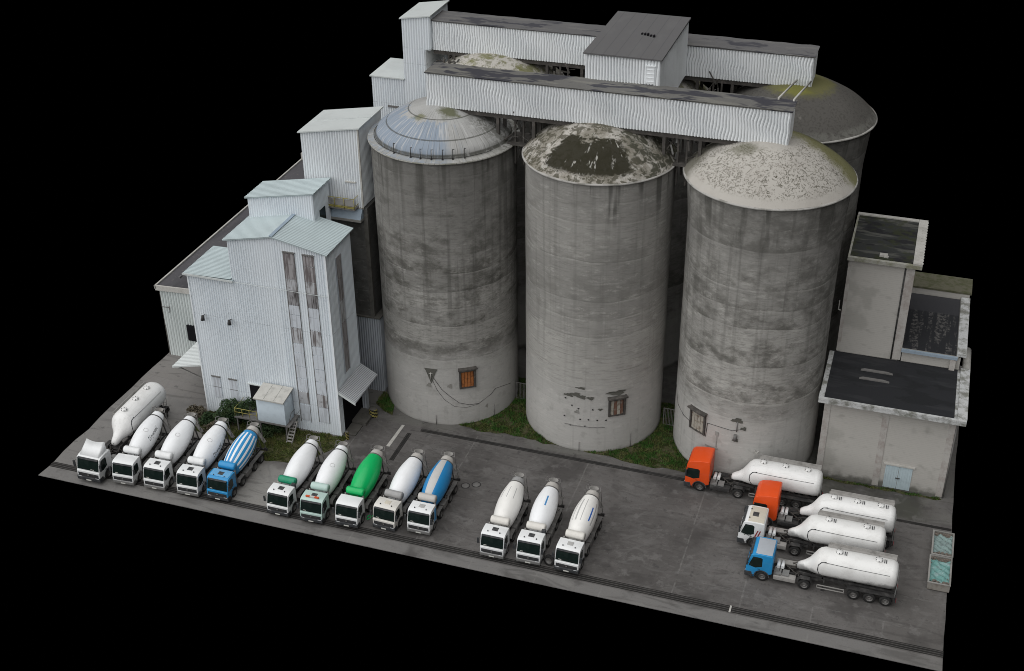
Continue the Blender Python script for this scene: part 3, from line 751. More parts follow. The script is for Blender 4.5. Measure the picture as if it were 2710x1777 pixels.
def wpatch(mb, s, a0, a1, z0, z1, dr0, dr1, mi=0, n=4):   # curved box on a silo wall
    vs = []
    for i in range(n + 1):
        a = a0 + (a1 - a0) * i / n
        for rr, z in ((6.8 + dr0, z0), (6.8 + dr1, z0), (6.8 + dr1, z1), (6.8 + dr0, z1)): vs.append(cylpt(0, 0, rr, a, z))
    fs = [(0, 1, 2, 3), tuple(4 * n + q for q in (3, 2, 1, 0))]
    for i in range(n):
        b = i * 4
        for q in range(4): fs.append((b + q, b + 4 + q, b + 4 + (q + 1) % 4, b + (q + 1) % 4))
    mb.add(vs, fs, mi)
def silo_window(s, a0, a1, z0, z1, mats, closed=True):
    fr = MB(); da = 1.0
    wpatch(fr, s, a0, a0 + 1.5, z0, z1, 0.0, .22); wpatch(fr, s, a1 - 1.5, a1, z0, z1, 0.0, .22)
    wpatch(fr, s, a0, a1, z1 - .26, z1 + .0, .0, .24); wpatch(fr, s, a0 - .8, a1 + .8, z1, z1 + .14, .0, .5); wpatch(fr, s, a0, a1, z0, z0 + .12, 0, .18)
    wpatch(fr, s, a0 + .9, a1 - .9, z0 + .1, z1 - .1, 0.035, .055, 1)
    f = fr.build('window_frame', [M_steel, M_void], s)
    k = 4; st = MB()
    lo, hi = a0 + 1.9, a1 - 1.6
    for i in range(k):
        b0 = lo + (hi - lo) * i / k; b1 = lo + (hi - lo) * (i + .88) / k
        wpatch(st, s, b0, b1, z0 + .14, z1 - .22, .06, .11, i % len(mats), 1)
    st.build('shutter', mats, f)
silo_window(SA, 26.6, 40.4, 4.3, 6.5, [M_rust, M_rust])
silo_window(SB, 26.4, 40.6, 4.15, 6.2, [M_plank, M_plankr])
silo_window(SCC, -40.2, -24.4, 4.05, 6.35, [M_plank, M_plank])
def stain(s, blobs, mat, name='damp_stain'):
    mb = MB(); rnd = random.Random(5)
    for k, (a, z, da, dz) in enumerate(blobs):
        vs = []; n = 18
        ph = rnd.uniform(0, 6)
        for i in range(n):
            t = 2 * PI * i / n; q = 1 + .25 * math.sin(3 * t + ph) + .15 * math.sin(7 * t + ph * 2)
            vs.append(cylpt(0, 0, 6.87 + .002 * k, a + da * q * math.cos(t), z + dz * q * math.sin(t)))
        mb = MB(); mb.add(vs, [tuple(range(n))]); mb.build(name, mat, s)
def wedge(s, a, z1, z0, da, mat):
    mb = MB(); n = 8
    vs = []
    for i in range(n + 1):
        q = i / n; w = da * (1 - q ** .8) + .25
        vs += [cylpt(0, 0, 6.875, a - w, z1 + (z0 - z1) * q), cylpt(0, 0, 6.875, a + w, z1 + (z0 - z1) * q)]
    mb.add(vs, [(2 * i, 2 * i + 1, 2 * i + 3, 2 * i + 2) for i in range(n)])
    mb.build('damp_stain', mat, s)
M_damp = simple('damp_concrete', (0.11, 0.108, 0.095), 0.9, 0, 0.2, 0.5)
wedge(SA, 3.3, 6.55, 4.85, 5.6, M_damp)
stain(SA, [(1.2, 4.6, 1.9, .24), (18.8, 4.62, 1.9, .24), (50.2, 1.6, 1.2, .22)], concrete('patched_plaster', (0.27, 0.26, 0.24), (0.2, 0.2, 0.18)), 'plaster_patch')
cb = MB(); cab_pts = [(3.4, 5.9), (6.6, 5.26), (12, 4.2), (18.6, 3.41), (26, 2.6), (34.4, 2.23), (42.9, 2.15), (54.9, 2.8), (59.3, 3.23), (69.2, 3.0), (80, 2.6)]
cb.path([cylpt(0, 0, 6.86, a, z) for a, z in cab_pts], .022)
cb.path([cylpt(0, 0, 6.86, a, z) for a, z in [(3.4, 5.5), (8, 4.1), (14, 3.0), (22, 2.2), (32, 1.95), (43, 2.1)]], .016)
cb.build('cable', M_chas, SA)
for a, z0, z1 in ((6.2, 0.0, 1.15), (57.4, 0.0, 1.4)):
    mb = MB(); mb.tube(cylpt(0, 0, 6.93, a, z0), cylpt(0, 0, 6.93, a, z1), .03); mb.build('downpipe', M_chasg, SA)
mb = MB(); mb.tube(cylpt(0, 0, 6.9, 3.2, 5.3), cylpt(0, 0, 6.9, 3.2, 6.1), .05); mb.tube(cylpt(0, 0, 6.9, 1.6, 6.0), cylpt(0, 0, 6.9, 4.8, 6.0), .03); mb.build('wall_bracket', M_rim, SA)
stain(SB, [(-6, 6.3, 4.0, .16), (0, 6.5, 4.5, .22), (5, 6.3, 3.5, .2), (12, 6.25, 3.0, .17), (4, 7.3, 4.0, .12), (33, 6.75, 7.5, .26), (20, 5.0, 2.0, .12)], M_damp)
stain(SB, [(a, z, .75, .08) for a, z in ((-9.2, 3.8), (4.1, 3.73), (10.8, 3.77), (17.8, 3.75), (24.8, 3.72), (-3, 5.2), (2.5, 4.95), (14, 4.95), (8, 3.0), (-4, 2.9), (-8.5, 5.9))], M_black, 'anchor_hole')
stain(SB, [(1.3, 4.55, 2.0, .2)], M_conc, 'plaster_patch')
mb = MB(); mb.path([cylpt(0, 0, 6.88, a, 2.92 + .03 * math.sin(a)) for a in range(-9, 27, 3)], .035); mb.build('cable', M_chasg, SB)
for a, z0, z1 in ((3.7, 0, 1.1), (46.8, 0.0, 1.6)):
    mb = MB(); mb.tube(cylpt(0, 0, 6.93, a, z0), cylpt(0, 0, 6.93, a, z1), .03); mb.build('downpipe', M_chasg, SB)
stain(SCC, [(1.2, 6.72, 4.4, .26), (1.0, 4.5, 2.4, .16), (6.5, 5.9, 2.2, .2)], M_damp)
mb = MB(); mb.tube(cylpt(0, 0, 7.0, .7, 4.55), cylpt(0, 0, 7.0, .7, 5.2), .16, 12); mb.tube(cylpt(0, 0, 6.9, 1.3, 5.5), cylpt(0, 0, 6.9, 1.3, 6.6), .05); mb.build('wall_pipe', M_chasg, SCC)
cb = MB(); cb.path([cylpt(0, 0, 6.86, a, z) for a, z in [(-75, 6.3), (-62.5, 4.9), (-50, 4.6), (-42.0, 4.6), (-41, 3.97), (-23.6, 3.95), (-22.8, 5.51), (-11.0, 5.58), (-2.3, 5.51), (8, 5.9)]], .025)
cb.build('cable', M_chas, SCC)
mb = MB(); wpatch(mb, SCC, -14.3, -13.6, 3.2, 4.8, 0, .07); wpatch(mb, SCC, -23.5, -12.5, 2.95, 3.1, 0, .07); wpatch(mb, SCC, -15.6, -12.6, 4.5, 4.95, 0, .08); mb.build('wall_bracket', M_conc, SCC)
mb = MB(); mb.path([cylpt(0, 0, 6.9, 16, 3.6), cylpt(0, 0, 7.0, 17.5, 3.3), cylpt(0, 0, 6.9, 19.5, 3.5)], .05); mb.build('bent_bracket', M_rim, SCC)
for a in (-22.5, -6.1, 2.2, 11.1, 19.9, 28.0, 37.5):
    mb = MB(); p = cylpt(0, 0, 6.55, a, 28.6); mb.tube(p, p + Vector((0, 0, 1.0)), .035, 6); mb.tube(p + Vector((0, 0, .95)), p + Vector((.12, .1, .95)), .03, 5); mb.box(p.x - .08, p.x + .08, p.y - .08, p.y + .08, 28.52, 28.66)
    mb.build('guard_post', M_chas, SA)
mb = MB()
for a0 in range(-85, 60, 3): mb.tube(cylpt(0, 0, 6.52, a0, 28.72), cylpt(0, 0, 6.52, a0 + 3, 28.72), .03, 5)
mb.build('guard_cable', M_chas, SA)

for (x0, lab) in ((38.7, 'left'), (54.2, 'right')):
    e = thing('metal_gate', 'grey bar gate closing the gap at the foot between the %s' % ('left and middle silos' if lab == 'left' else 'middle and right silos'), 'gate', (x0 + 1.35, 26.2, 0), 0, 'bar gates between silo feet')
    mb = MB()
    for i in range(9): mb.tube((-.6 + i * .15, 0, .1), (-.6 + i * .15, 0, 2.0), .025, 5)
    mb.build('bars', M_chasg, e)
    mb = MB(); mb.beam((-.65, 0, .1), (.65, 0, .1), .06, .06); mb.beam((-.65, 0, 2), (.65, 0, 2), .06, .06); mb.beam((-.65, 0, .1), (-.65, 0, 2.0), .06, .06); mb.beam((.65, 0, .1), (.65, 0, 2.0), .06, .06)
    mb.build('gate_frame', M_chasg, e)

# ------------------------------------------------------------ conveyor galleries
def gallery(label, x0, x1, y0, y1, zb, zt, seed, feltm, legs):
    e = thing('conveyor_gallery', label, 'conveyor gallery', (x0, y0, 0), 0, 'corrugated conveyor galleries on the silo roofs')
    L = x1 - x0; W = y1 - y0
    core = MB(); core.box(.06, L - .06, .06, W - .06, zb + .02, zt - .05); core.build('gallery_core', M_steel, e)
    H = zt - zb
    f = MB(); f.corr((0, .05, zb), (L, 0, 0), (0, 0, H), (0, 0, H), .27, .08, 8, .06, seed=seed); f.build('front_cladding', M_clad2, e)
    f = MB(); f.corr((L, W - .05, zb), (-L, 0, 0), (0, 0, H), (0, 0, H), .3, .06, 1); f.build('rear_cladding', M_clad2, e)
    f = MB(); f.corr((L - .05, 0, zb), (0, W, 0), (0, 0, H), (0, 0, H), .245, .055, 2, .03, seed=seed + 5); f.build('end_cladding', M_clad2, e); f = MB(); f.corr((.05, W, zb), (0, -W, 0), (0, 0, H), (0, 0, H), .245, .055, 1); f.build('end_cladding', M_clad2, e)
    r = MB(); n = 44; vs = []
    rn = random.Random(seed)
    for j, (yy, zz) in enumerate(((-.10, zt - .02), (-.14, zt + .07), (W + .12, zt + .10), (W + .1, zt))):
        for i in range(n + 1): vs.append((-.12 + (L + .24) * i / n, yy + rn.uniform(-.02, .02), zz + rn.uniform(-.03, .03)))
    fs = [(j * (n + 1) + i, j * (n + 1) + i + 1, (j + 1) * (n + 1) + i + 1, (j + 1) * (n + 1) + i) for j in range(3) for i in range(n)]
    r.add(vs, fs); r.box(-.1, L + .1, -.08, W + .08, zt - .06, zt - .02); r.build('roof', feltm, e)
    b = MB(); b.box(0, L, .15, .45, zb - .45, zb); b.box(0, L, W - .45, W - .15, zb - .45, zb)
    for i in range(0, int(L), 3): b.box(i, i + .2, .45, W - .45, zb - .35, zb - .05)
    b.build('floor_beams', M_steel, e)
    for lx in legs:
        for ly in (.3, W - .3):
            mb = MB(); mb.beam((lx - x0, ly, 28.3), (lx - x0, ly, zb - .4), .28, .28); mb.build('support_leg', M_steel, e)
    return e
gallery('front corrugated conveyor gallery lying across the three front domes', 31.4, 64.35, 25.0, 27.46, 31.55, 34.72, 1, M_felt2, (38.2, 41.6, 53.6, 56.8))
F = gallery('rear corrugated conveyor gallery running from the tall tower', 26.3, 64.42, 39.65, 42.65, 31.55, 34.6, 2, M_felt, (28.4, 38.4, 42, 53.6, 57))
for dx, w in ((62.9, 'left'), (64.2, 'right')):
    mb = MB(); mb.tube((dx, 27.3, 34.95), (dx + .15, 39.5, 32.3), .09, 8); mb.tube((dx, 27.3, 34.6), (dx, 27.3, 35.0), .09, 8)
    tag(mb.build('tie_pipe', M_rim), '%s of the two slim white pipes linking the galleries at their right end' % w, 'pipe', 'white tie pipes')
# machine house over both galleries
e = thing('machine_house', 'corrugated machine house with dark roof standing across the galleries', 'machine house', (45.66, 27.5, 0))
L, W, zb, zt = 6.8, 12.1, 31.6, 37.15
mb = MB(); mb.box(.06, L - .06, .1, W - .06, zb, zt - .05); mb.build('house_core', M_steel, e)
mb = MB(); mb.corr((0, .06, zb), (L, 0, 0), (0, 0, zt - zb), (0, 0, zt - zb), .27, .075, 5, .05, seed=9); mb.build('front_cladding', M_clad2, e)
mb = MB(); mb.corr((L - .05, 0, zb), (0, W, 0), (0, 0, zt - zb), (0, 0, zt - zb), .245, .055, 3, .03, seed=8); mb.corr((.05, W, zb), (0, -W, 0), (0, 0, zt - zb), (0, 0, zt - zb), .245, .055, 1); mb.build('side_cladding', M_clad2, e)
mb = MB(); mb.corr((L, W - .05, zb), (-L, 0, 0), (0, 0, zt - zb), (0, 0, zt - zb), .3, .05); mb.build('rear_cladding', M_clad2, e)
mb = MB(); mb.hexa([(-.15, -.15, zt - .05), (L + .15, -.15, zt - .05), (L + .15, W + .15, zt - .05), (-.15, W + .15, zt - .05), (-.15, -.15, zt + .08), (L + .15, -.15, zt + .08), (L + .15, W + .15, zt + .12), (-.15, W + .15, zt + .12)])
mb.build('roof', M_feltrib, e)
mb = MB(); mb.box(5.6, 6.3, -.05, .02, 34.95, 36.5); mb.box(5.5, 6.4, -.12, .02, 36.5, 36.6); 
for i in range(4): mb.box(5.6, 6.3, -.08, -.05, 35.1 + .36 * i, 35.16 + .36 * i)
mb.build('hatch_door', M_clad2, e)
mb = MB()
for i in range(5): mb.box(3.6 + .3 * i, 3.75 + .3 * i, 6.0 - i * .12, 6.35 - i * .1, zt + .1, zt + .2 + .05 * (i % 3))
mb.build('roof_debris', M_void, e)

def clutter(label, x, y, z0, z1, seed, w=1.6, dpt=3.0):
    e = thing('steel_trestle', label, 'steel trestle', (x, y, 0), 0, 'rusty steel trestles between the silo tops')
    rnd = random.Random(seed)
    for sx in (-.5, .5):
        mb = MB(); mb.beam((sx * w * .5, -dpt * .3, z0), (sx * w * .5, -dpt * .3, z1), .16, .16); mb.build('post', M_steel, e)
        mb = MB(); mb.beam((sx * w * .5, dpt * .4, z0), (sx * w * .5, dpt * .4, z1), .16, .16); mb.build('post', M_steel, e)
    mb = MB()
    for i in range(16):
        p = Vector((rnd.uniform(-w, w) * .8, rnd.uniform(-dpt, dpt) * .5, rnd.uniform(z0 + (z1 - z0) * .3, z1)))
        q = p + Vector((rnd.uniform(-1, 1), rnd.uniform(-1, 1), rnd.uniform(-1.2, 1.2)))
        mb = MB(); mb.beam(p, q, rnd.uniform(.05, .14), rnd.uniform(.05, .14)); mb.build('brace', M_steel, e)
    for i in range(9):
        p = Vector((rnd.uniform(-w, w) * .7, rnd.uniform(-dpt, dpt) * .45, rnd.uniform(z0 + (z1 - z0) * .45, z1 - .5)))
        q = p + Vector((rnd.uniform(-.5, .5), rnd.uniform(-.5, .5), rnd.uniform(.3, .9)))
        mb = MB(); mb.beam(p, q, rnd.uniform(.12, .32), .03); mb.build('loose_sheet', M_steell, e)
    mb = MB(); mb.box(-w * .8, w * .8, -dpt * .5, dpt * .5, z0 + 2.0, z0 + 2.12); mb.build('platform', M_steel, e)
clutter('rusty steel trestle between the left and middle front domes', 40.05, 26.8, 26.5, 31.3, 21)
clutter('rusty steel trestle between the middle and right front domes', 55.2, 26.6, 26.5, 31.3, 22)
clutter('rusty steel trestle between the rear domes left of the machine house', 40.2, 38.6, 26.5, 31.3, 23)
clutter('rusty steel trestle between the rear domes right of the machine house', 55.6, 38.6, 26.5, 31.3, 24)
clutter('rusty steel trestle beside the tall tower between the gallery ends', 28.4, 38.6, 27.5, 31.3, 25, 1.2, 2.0)
clutter('rusty steel trestle between front and rear silos near the left end', 40.1, 33.6, 26.5, 31.0, 26, 2.2, 4.0)

# ------------------------------------------------------------ mill tower (front left)
e = thing('mill_tower', 'white corrugated mill tower with tall window strips beside the left silo', 'mill tower', (10.06, 14.56, 0))
X1 = 14.94; W = 5.48; XM = 4.82; XR_ = 9.67
core = MB(); core.box(.08, XM, .1, W - .08, 0, 15.95); core.prism([(XM, 0), (X1 - .08, 0), (X1 - .08, 20.3), (XR_, 21.3), (XM, 20.3)], .1, W - .08, 'y'); core.build('tower_core', M_steel, e)
P_, D_ = .25, .06
f = MB()
f.corr((0, .06, 0), (XM, 0, 0), (0, 0, 16.05), (0, 0, 16.05), P_, D_, 3, .012, seed=1)
f.corr((XM, .06, 0), (XR_ - XM, 0, 0), (0, 0, 20.4), (0, 0, 21.42), P_, D_, 3, .012, seed=2)
f.corr((XR_, .06, 0), (X1 - XR_, 0, 0), (0, 0, 21.42), (0, 0, 20.4), P_, D_, 3, .012, seed=3)
f.build('front_cladding', M_clad, e)
f = MB(); f.corr((X1 - .05, 0, 0), (0, 1.0, 0), (0, 0, 20.4), (0, 0, 20.4), P_, D_)
f.build('side_cladding', M_clad, e); f = MB(); f.corr((X1 - .05, 1.0, 4.4), (0, W - 1.0, 0), (0, 0, 16.0), (0, 0, 16.0), P_, D_, 2, .01)
f.build('side_cladding', M_clad, e); f = MB(); f.corr((.05, W, 0), (0, -W, 0), (0, 0, 16.05), (0, 0, 16.05), P_, D_)
f.build('side_cladding', M_clad, e); f = MB(); f.corr((XM + .05, W, 15.9), (0, -W, 0), (0, 0, 4.5), (0, 0, 4.5), P_, D_)
f.build('side_cladding', M_clad, e)
f = MB(); f.corr((X1, W - .05, 0), (-X1 + XM, 0, 0), (0, 0, 20.4), (0, 0, 20.4), .3, .04); f.corr((XM, W - .05, 0), (-XM, 0, 0), (0, 0, 16.05), (0, 0, 16.05), .3, .04); f.build('rear_cladding', M_clad, e)
f = MB(); f.box(X1 - .10, X1 + .05, -.06, .08, 0, 20.3); f.build('corner_trim', M_cladw, e); f = MB(); f.box(-.05, .1, -.05, .1, 0, 16.0); f.build('corner_trim', M_cladw, e)
r = MB(); r.corr((XM - .3, -.25, 20.38), (0, W + .5, 0), (XR_ - XM + .3, 0, 1.08), (XR_ - XM + .3, 0, 1.08), .25, .04, flip=True)
r.corr((XR_, -.25, 21.46), (0, W + .5, 0), (X1 - XR_ + .3, 0, -1.1), (X1 - XR_ + .3, 0, -1.1), .25, .04, flip=True)
r.prism([(XM - .28, 20.25), (XR_, 21.33), (X1 + .28, 20.25), (X1 + .28, 20.34), (XR_, 21.43), (XM - .28, 20.34)], -.22, W + .22, 'y')
r.build('gable_roof', M_roofb, e)
r = MB(); r.beam((XR_, -.27, 21.52), (XR_, 4.66, 21.52), .35, .04); r.build('ridge_cap', M_gutter, e)
r = MB(); r.box(-.28, XM + .2, -.25, W + .2, 15.98, 16.08); r.corr((-.3, -.27, 16.1), (0, W + .5, 0), (XM + .35, 0, .15), (XM + .35, 0, .15), .25, .04, flip=True); r.build('low_roof', M_roofb, e)
r = MB(); r.box(-.35, XM + .25, -.34, -.25, 15.92, 16.1); r.box(-.3, X1, -.30, -.25, 16.0, 16.02); r.build('gutter', M_gutter, e) if False else r.build('gutter', M_roofw, e)
# roof penthouse
pz = 21.0
pk = MB(); pk.prism([(4.9, 0.1), (11.68, 0.1), (11.68, 23.8), (4.9, 22.5)], 5.6, 8.1, 'y'); pk.prism([(4.9, 20.0), (11.68, 20.0), (11.68, 23.8), (4.9, 22.5)], 4.72, 5.6, 'y')
pk.build('penthouse_core', M_steel, e)
pk = MB(); pk.corr((4.83, 4.65, 20.2), (6.92, 0, 0), (0, 0, 2.4), (0, 0, 3.7), P_, D_, 2, .01); pk.corr((11.72, 4.65, 10.0), (0, 3.5, 0), (0, 0, 13.9), (0, 0, 13.9), P_, D_)
pk.corr((4.86, 8.15, 10.0), (0, -3.5, 0), (0, 0, 12.6), (0, 0, 12.6), P_, D_); pk.corr((11.72, 8.17, 10.0), (-6.9, 0, 0), (0, 0, 13.9), (0, 0, 12.6), .3, D_)
ph_ = pk.build('penthouse', M_clad, e)
pk = MB(); pk.corr((4.6, 4.45, 22.62), (0, 3.95, 0), (7.4, 0, 1.38), (7.4, 0, 1.38), .3, .04, flip=True); pk.prism([(4.62, 22.50), (11.98, 23.88), (11.98, 23.97), (4.62, 22.59)], 4.47, 8.38, 'y'); pk.build('penthouse_roof', M_roofb, ph_)
pk = MB(); pk.box(11.74, 11.84, 5.75, 6.9, 20.35, 21.65); pk.build('penthouse_window', M_glass, ph_)
# window strips
segs = [(19.85, 18.75, 0), (18.75, 17.1, 0), (17.1, 15.9, 3), (15.9, 14.3, 1), (14.3, 13.3, 2), (13.3, 11.9, 2), (11.85, 10.1, 3), (10.05, 9.1, 2), (9.05, 7.5, 2), (7.5, 6.1, 2), (6.05, 4.6, 2), (4.55, 3.1, 3), (3.05, 1.2, 2)]
PM = [M_paneA, M_paneB, M_paneC, M_paneD]
def strip(x0, x1, dz, side=False):
    fr = MB()
    zt, zb = 19.95 + dz * .0, 1.0 + dz
    if not side:
        fr.box(x0 - .07, x0, -.05, .05, zb, zt); fr.box(x1, x1 + .05, -.03, .05, zb, zt); fr.box(x0 - .1, x1 + .1, -.14, .05, zt, zt + .08)
    else:
        fr.box(X1 - .02, X1 + .07, x0 - .05, x0, 6.2, 18.95); fr.box(X1 - .02, X1 + .07, x1, x1 + .05, 6.2, 18.95)
    f_ = fr.build('window_strip', M_chasg if not side else M_cladg, e)
    if side:
        cuts = [(18.9, 16.6, 0), (16.55, 14.2, 0), (14.15, 11.8, 3), (11.75, 9.4, 0), (9.35, 6.25, 0)]
    else: cuts = segs
    for a, b, mi in cuts:
        mb = MB(); b2 = max(b, zb if not side else 6.2) + .035
        if a - b2 < .2: continue
        if side: mb.box(X1 - .02, X1 + .045, x0, x1, b2, a)
        else: mb.box(x0, x1, -.035 - random.uniform(0, .02), .05, b2 + random.uniform(-.02, .05), a)
        mb.build('pane', PM[mi], f_)
strip(10.7, 11.75, 0); strip(12.7, 13.75, 0.3); strip(2.0, 3.05, 0, True)
for x0, z0, z1 in ((1.05, 2.0, 4.45), (2.95, 2.0, 4.45)):
    mb = MB(); mb.box(x0, x0 + .9, -.04, .05, z0, z1); fr = mb.build('louvre_window', M_paneC, e)
    mb = MB(); mb.box(x0 - .05, x0 + .95, -.12, .0, z1, z1 + .1); mb.box(x0, x0 + .9, -.06, -.04, (z0 + z1) / 2, (z0 + z1) / 2 + .05); mb.build('lintel', M_chasg, fr)
mb = MB(); mb.box(5.25, 6.6, -.03, .05, 1.2, 4.35); mb.build('doorway', M_void, e)
mb = MB(); mb.box(5.1, 6.8, -.16, .05, 4.35, 4.45); mb.build('door_lintel', M_roofw, e)
for fx, fz in ((1.3, 11.5), (4.2, 11.5)):
    mb = MB(); mb.tube((fx, 0, fz + .1), (fx, -.45, fz + .2), .04); mb.tube((fx, -.4, fz + .25), (fx + .05, -.55, fz - .25), .13, 8, r2=.2); mb.build('wall_lamp', M_chas, e)
# dark bay under the tower's right side with canopy and column
mb = MB(); mb.box(X1 - .04, X1 + .03, 1.0, W - .4, 0, 4.4); mb.build('loading_bay', M_void, e)
mb = MB(); mb.corr((X1 + .05, .05, 5.35), (0, 5.4, 0), (1.75, 0, -1.0), (1.75, 0, -1.0), .22, .04, flip=True); mb.prism([(X1 + .03, 5.22), (X1 + 1.8, 4.22), (X1 + 1.8, 4.30), (X1 + .03, 5.30)], .05, 5.45, 'y')
cn = mb.build('side_canopy', M_roofgrey, e)
mb = MB(); mb.prism([(X1 + .03, 5.0), (X1 + 1.8, 4.02), (X1 + 1.8, 4.28), (X1 + .03, 5.28)], -.0, .045, 'y'); mb.build('canopy_fascia', M_roofw, cn)
mb = MB(); mb.box(X1 + .15, X1 + .65, 4.9, 5.4, 0, 4.4); mb.corr((X1 + .15, 4.89, 0), (.5, 0, 0), (0, 0, 4.4), (0, 0, 4.4), .2, .04); mb.build('canopy_column', M_cladg, e)
mb = MB(); mb.box(X1 + .05, X1 + 1.6, 2.4, 4.8, 0, .35); mb.box(X1 + .05, X1 + 1.3, .4, 2.3, 0, .12); mb.build('loading_step', M_concd, e)
# left canopy
mb = MB(); mb.corr((-4.15, .95, 4.0), (0, 5.4, 0), (4.18, 0, 1.0), (4.18, 0, 1.0), .3, .035, flip=True); mb.prism([(-4.15, 3.84), (0.02, 4.84), (.02, 4.97), (-4.15, 3.97)], .95, 6.35, 'y'); mb.build('left_canopy', M_roofw, e)
for yy in (1.4, 5.9):
    mb = MB(); mb.beam((-3.9, yy, 3.85), (.02, yy, 2.6), .08, .08); mb.build('canopy_brace', M_chasg, e)

# raised cabin
e = thing('control_cabin', 'pale blue raised cabin on a platform at the foot of the mill tower', 'cabin', (17.1, 12.3, 0))
mb = MB(); mb.box(0.05, 3.1, .05, 1.75, 1.75, 4.45); mb.build('cabin_wall', M_hut, e, .03)
mb = MB()
for i in range(3): mb.hexa([(-.1 + 1.1 * i, -.2, 4.42), (.97 + 1.1 * i, -.2, 4.42), (.97 + 1.1 * i, 2.1, 4.82), (-.1 + 1.1 * i, 2.1, 4.82), (-.1 + 1.1 * i, -.2, 4.54), (.97 + 1.1 * i, -.2, 4.54), (.97 + 1.1 * i, 2.1, 4.94), (-.1 + 1.1 * i, 2.1, 4.94)])
mb.box(-.08, 3.15, -.14, -.02, 4.36, 4.46); mb.build('cabin_roof', M_hutroof, e)
mb = MB(); mb.box(-2.6, 3.5, 0, 2.15, 1.58, 1.72); mb.build('platform', M_chasg, e)
for px, py in ((-2.4, .2), (0.2, .2), (3.0, .2), (3.0, 1.9), (-2.4, 1.9)):
    mb = MB(); mb.beam((px, py, 0), (px, py, 1.58), .12, .12); mb.build('platform_post', M_chasg, e)
mb = MB()
for zz in (2.25, 2.7): mb.tube((-2.5, .08, zz), (-.05, .08, zz), .03); mb.tube((-2.5, .08, zz), (-2.5, 2.0, zz), .03)
for px in (-2.5, -1.7, -.9, -.1): mb.tube((px, .08, 1.7), (px, .08, 2.7), .03)
mb.build('railing', M_yel, e)
mb = MB()
for yy in (0.05, .65): 
    mb.beam((3.45, yy + .7, 2.6), (3.45, yy - .2, 1.7), .08, .14) if False else None
for xx in (3.15, 3.75): mb.beam((xx, 1.2, 1.7), (xx, -.35, 0.0), .07, .14)
for i in range(7): q = (i + .5) / 7; mb.box(3.17, 3.73, 1.2 - 1.55 * q - .1, 1.2 - 1.55 * q + .1, 1.68 * (1 - q), 1.68 * (1 - q) + .05)
mb.build('steps', M_mixend, e)
mb = MB()
for xx in (3.15, 3.75): mb.path([(xx, 2.0, 2.5), (xx, 1.2, 2.5), (xx, -.3, .9), (xx, -.3, 0)], .025)
mb.build('handrail', M_chasg, e)

# ------------------------------------------------------------ bin house
e = thing('bin_house', 'tall white corrugated bin house on a dark concrete shaft by the left silo', 'bin house', (19.0, 23.25, 0))
X1, W = 6.05, 5.48
mb = MB(); mb.box(.1, X1 - .1, .1, W - .1, 20.9, 28.0); mb.build('house_core', M_steel, e)
mb = MB(); mb.corr((0, .05, 21.05), (X1, 0, 0), (0, 0, 7.1), (0, 0, 8.15), .26, .06, 3, .012, seed=4); mb.build('front_cladding', M_cladw, e)
mb = MB(); mb.corr((X1 - .05, 0, 21.05), (0, W, 0), (0, 0, 8.15), (0, 0, 8.15), .26, .06); mb.corr((.05, W, 21.05), (0, -W, 0), (0, 0, 7.1), (0, 0, 7.1), .26, .06); mb.corr((X1, W - .05, 21.05), (-X1, 0, 0), (0, 0, 8.15), (0, 0, 7.1), .3, .045); mb.build('side_cladding', M_cladw, e)
mb = MB(); mb.box(X1 - .1, X1 + .06, -.07, .06, 21, 29.15); mb.box(-.02, X1 + .05, -.07, 0, 20.95, 21.05); mb.build('corner_trim', M_rim, e)
mb = MB(); mb.hexa([(-.2, -.2, 28.08), (X1 + .2, -.2, 29.2), (X1 + .2, W + .2, 29.2), (-.2, W + .2, 28.08), (-.2, -.2, 28.2), (X1 + .2, -.2, 29.32), (X1 + .2, W + .2, 29.32), (-.2, W + .2, 28.2)]); mb.beam((-.15, 2.7, 28.23), (X1 + .15, 2.7, 29.35), .08, .04); mb.build('roof', M_roofw, e)
mb = MB(); mb.box(.3, X1 + .3, .15, W - .3, 8.8, 20.95); mb.build('concrete_shaft', M_render, e)
mb = MB(); mb.box(X1 - .1, X1 + .32, .1, .5, 8.8, 20.3); mb.build('shaft_pilaster', M_concd, e)
mb = MB(); mb.box(.2, X1 - .1, -.6, .14, 19.7, 19.95); mb.hexa([(2.6, -.55, 19.95), (X1 - .15, -.55, 19.95), (X1 - .1, .1, 19.95), (2.6, .1, 19.95), (2.6, -.1, 20.9), (X1 - .1, -.1, 20.9), (X1 - .1, .1, 20.9), (2.6, .1, 20.9)], 1); mb.build('ledge', [M_conc, M_gutter], e)
mb = MB(); mb.box(4.3, X1 + .8, .1, W - .5, 0, 8.75); mb.corr((4.3, .08, 0), (X1 - 3.5, 0, 0), (0, 0, 8.8), (0, 0, 8.8), .25, .07); mb.corr((X1 + .8, .1, 0), (0, 5, 0), (0, 0, 8.8), (0, 0, 8.8), .25, .07); mb.build('lower_cladding', M_cladg, e)
mb = MB(); mb.box(-.0, 4.3, .3, W - .5, 0, 8.7); mb.build('lower_wall', M_render, e)
mb = MB(); mb.box(4.2, X1 + .95, -.1, W - .4, 8.78, 8.9); mb.build('lower_roof', M_concd, e)
mb = MB(); mb.box(4.45, 5.35, -.02, .1, 21.35, 23.6); d_ = mb.build('door', M_paneC, e)
mb = MB(); mb.box(4.35, 5.45, -.15, .05, 23.6, 23.7); mb.build('door_hood', M_rim, d_)
mb = MB(); mb.box(2.4, 5.6, -1.0, .05, 21.1, 21.2); bl_ = mb.build('balcony', M_chasg, e)
mb = MB()
for px in (2.45, 3.5, 4.5, 5.55): mb.tube((px, -.97, 21.15), (px, -.97, 22.3), .035)
for zz in (21.45, 22.3): mb.tube((2.45, -.97, zz), (5.55, -.97, zz), .035); mb.tube((5.55, -.97, zz), (5.55, 0, zz), .035)
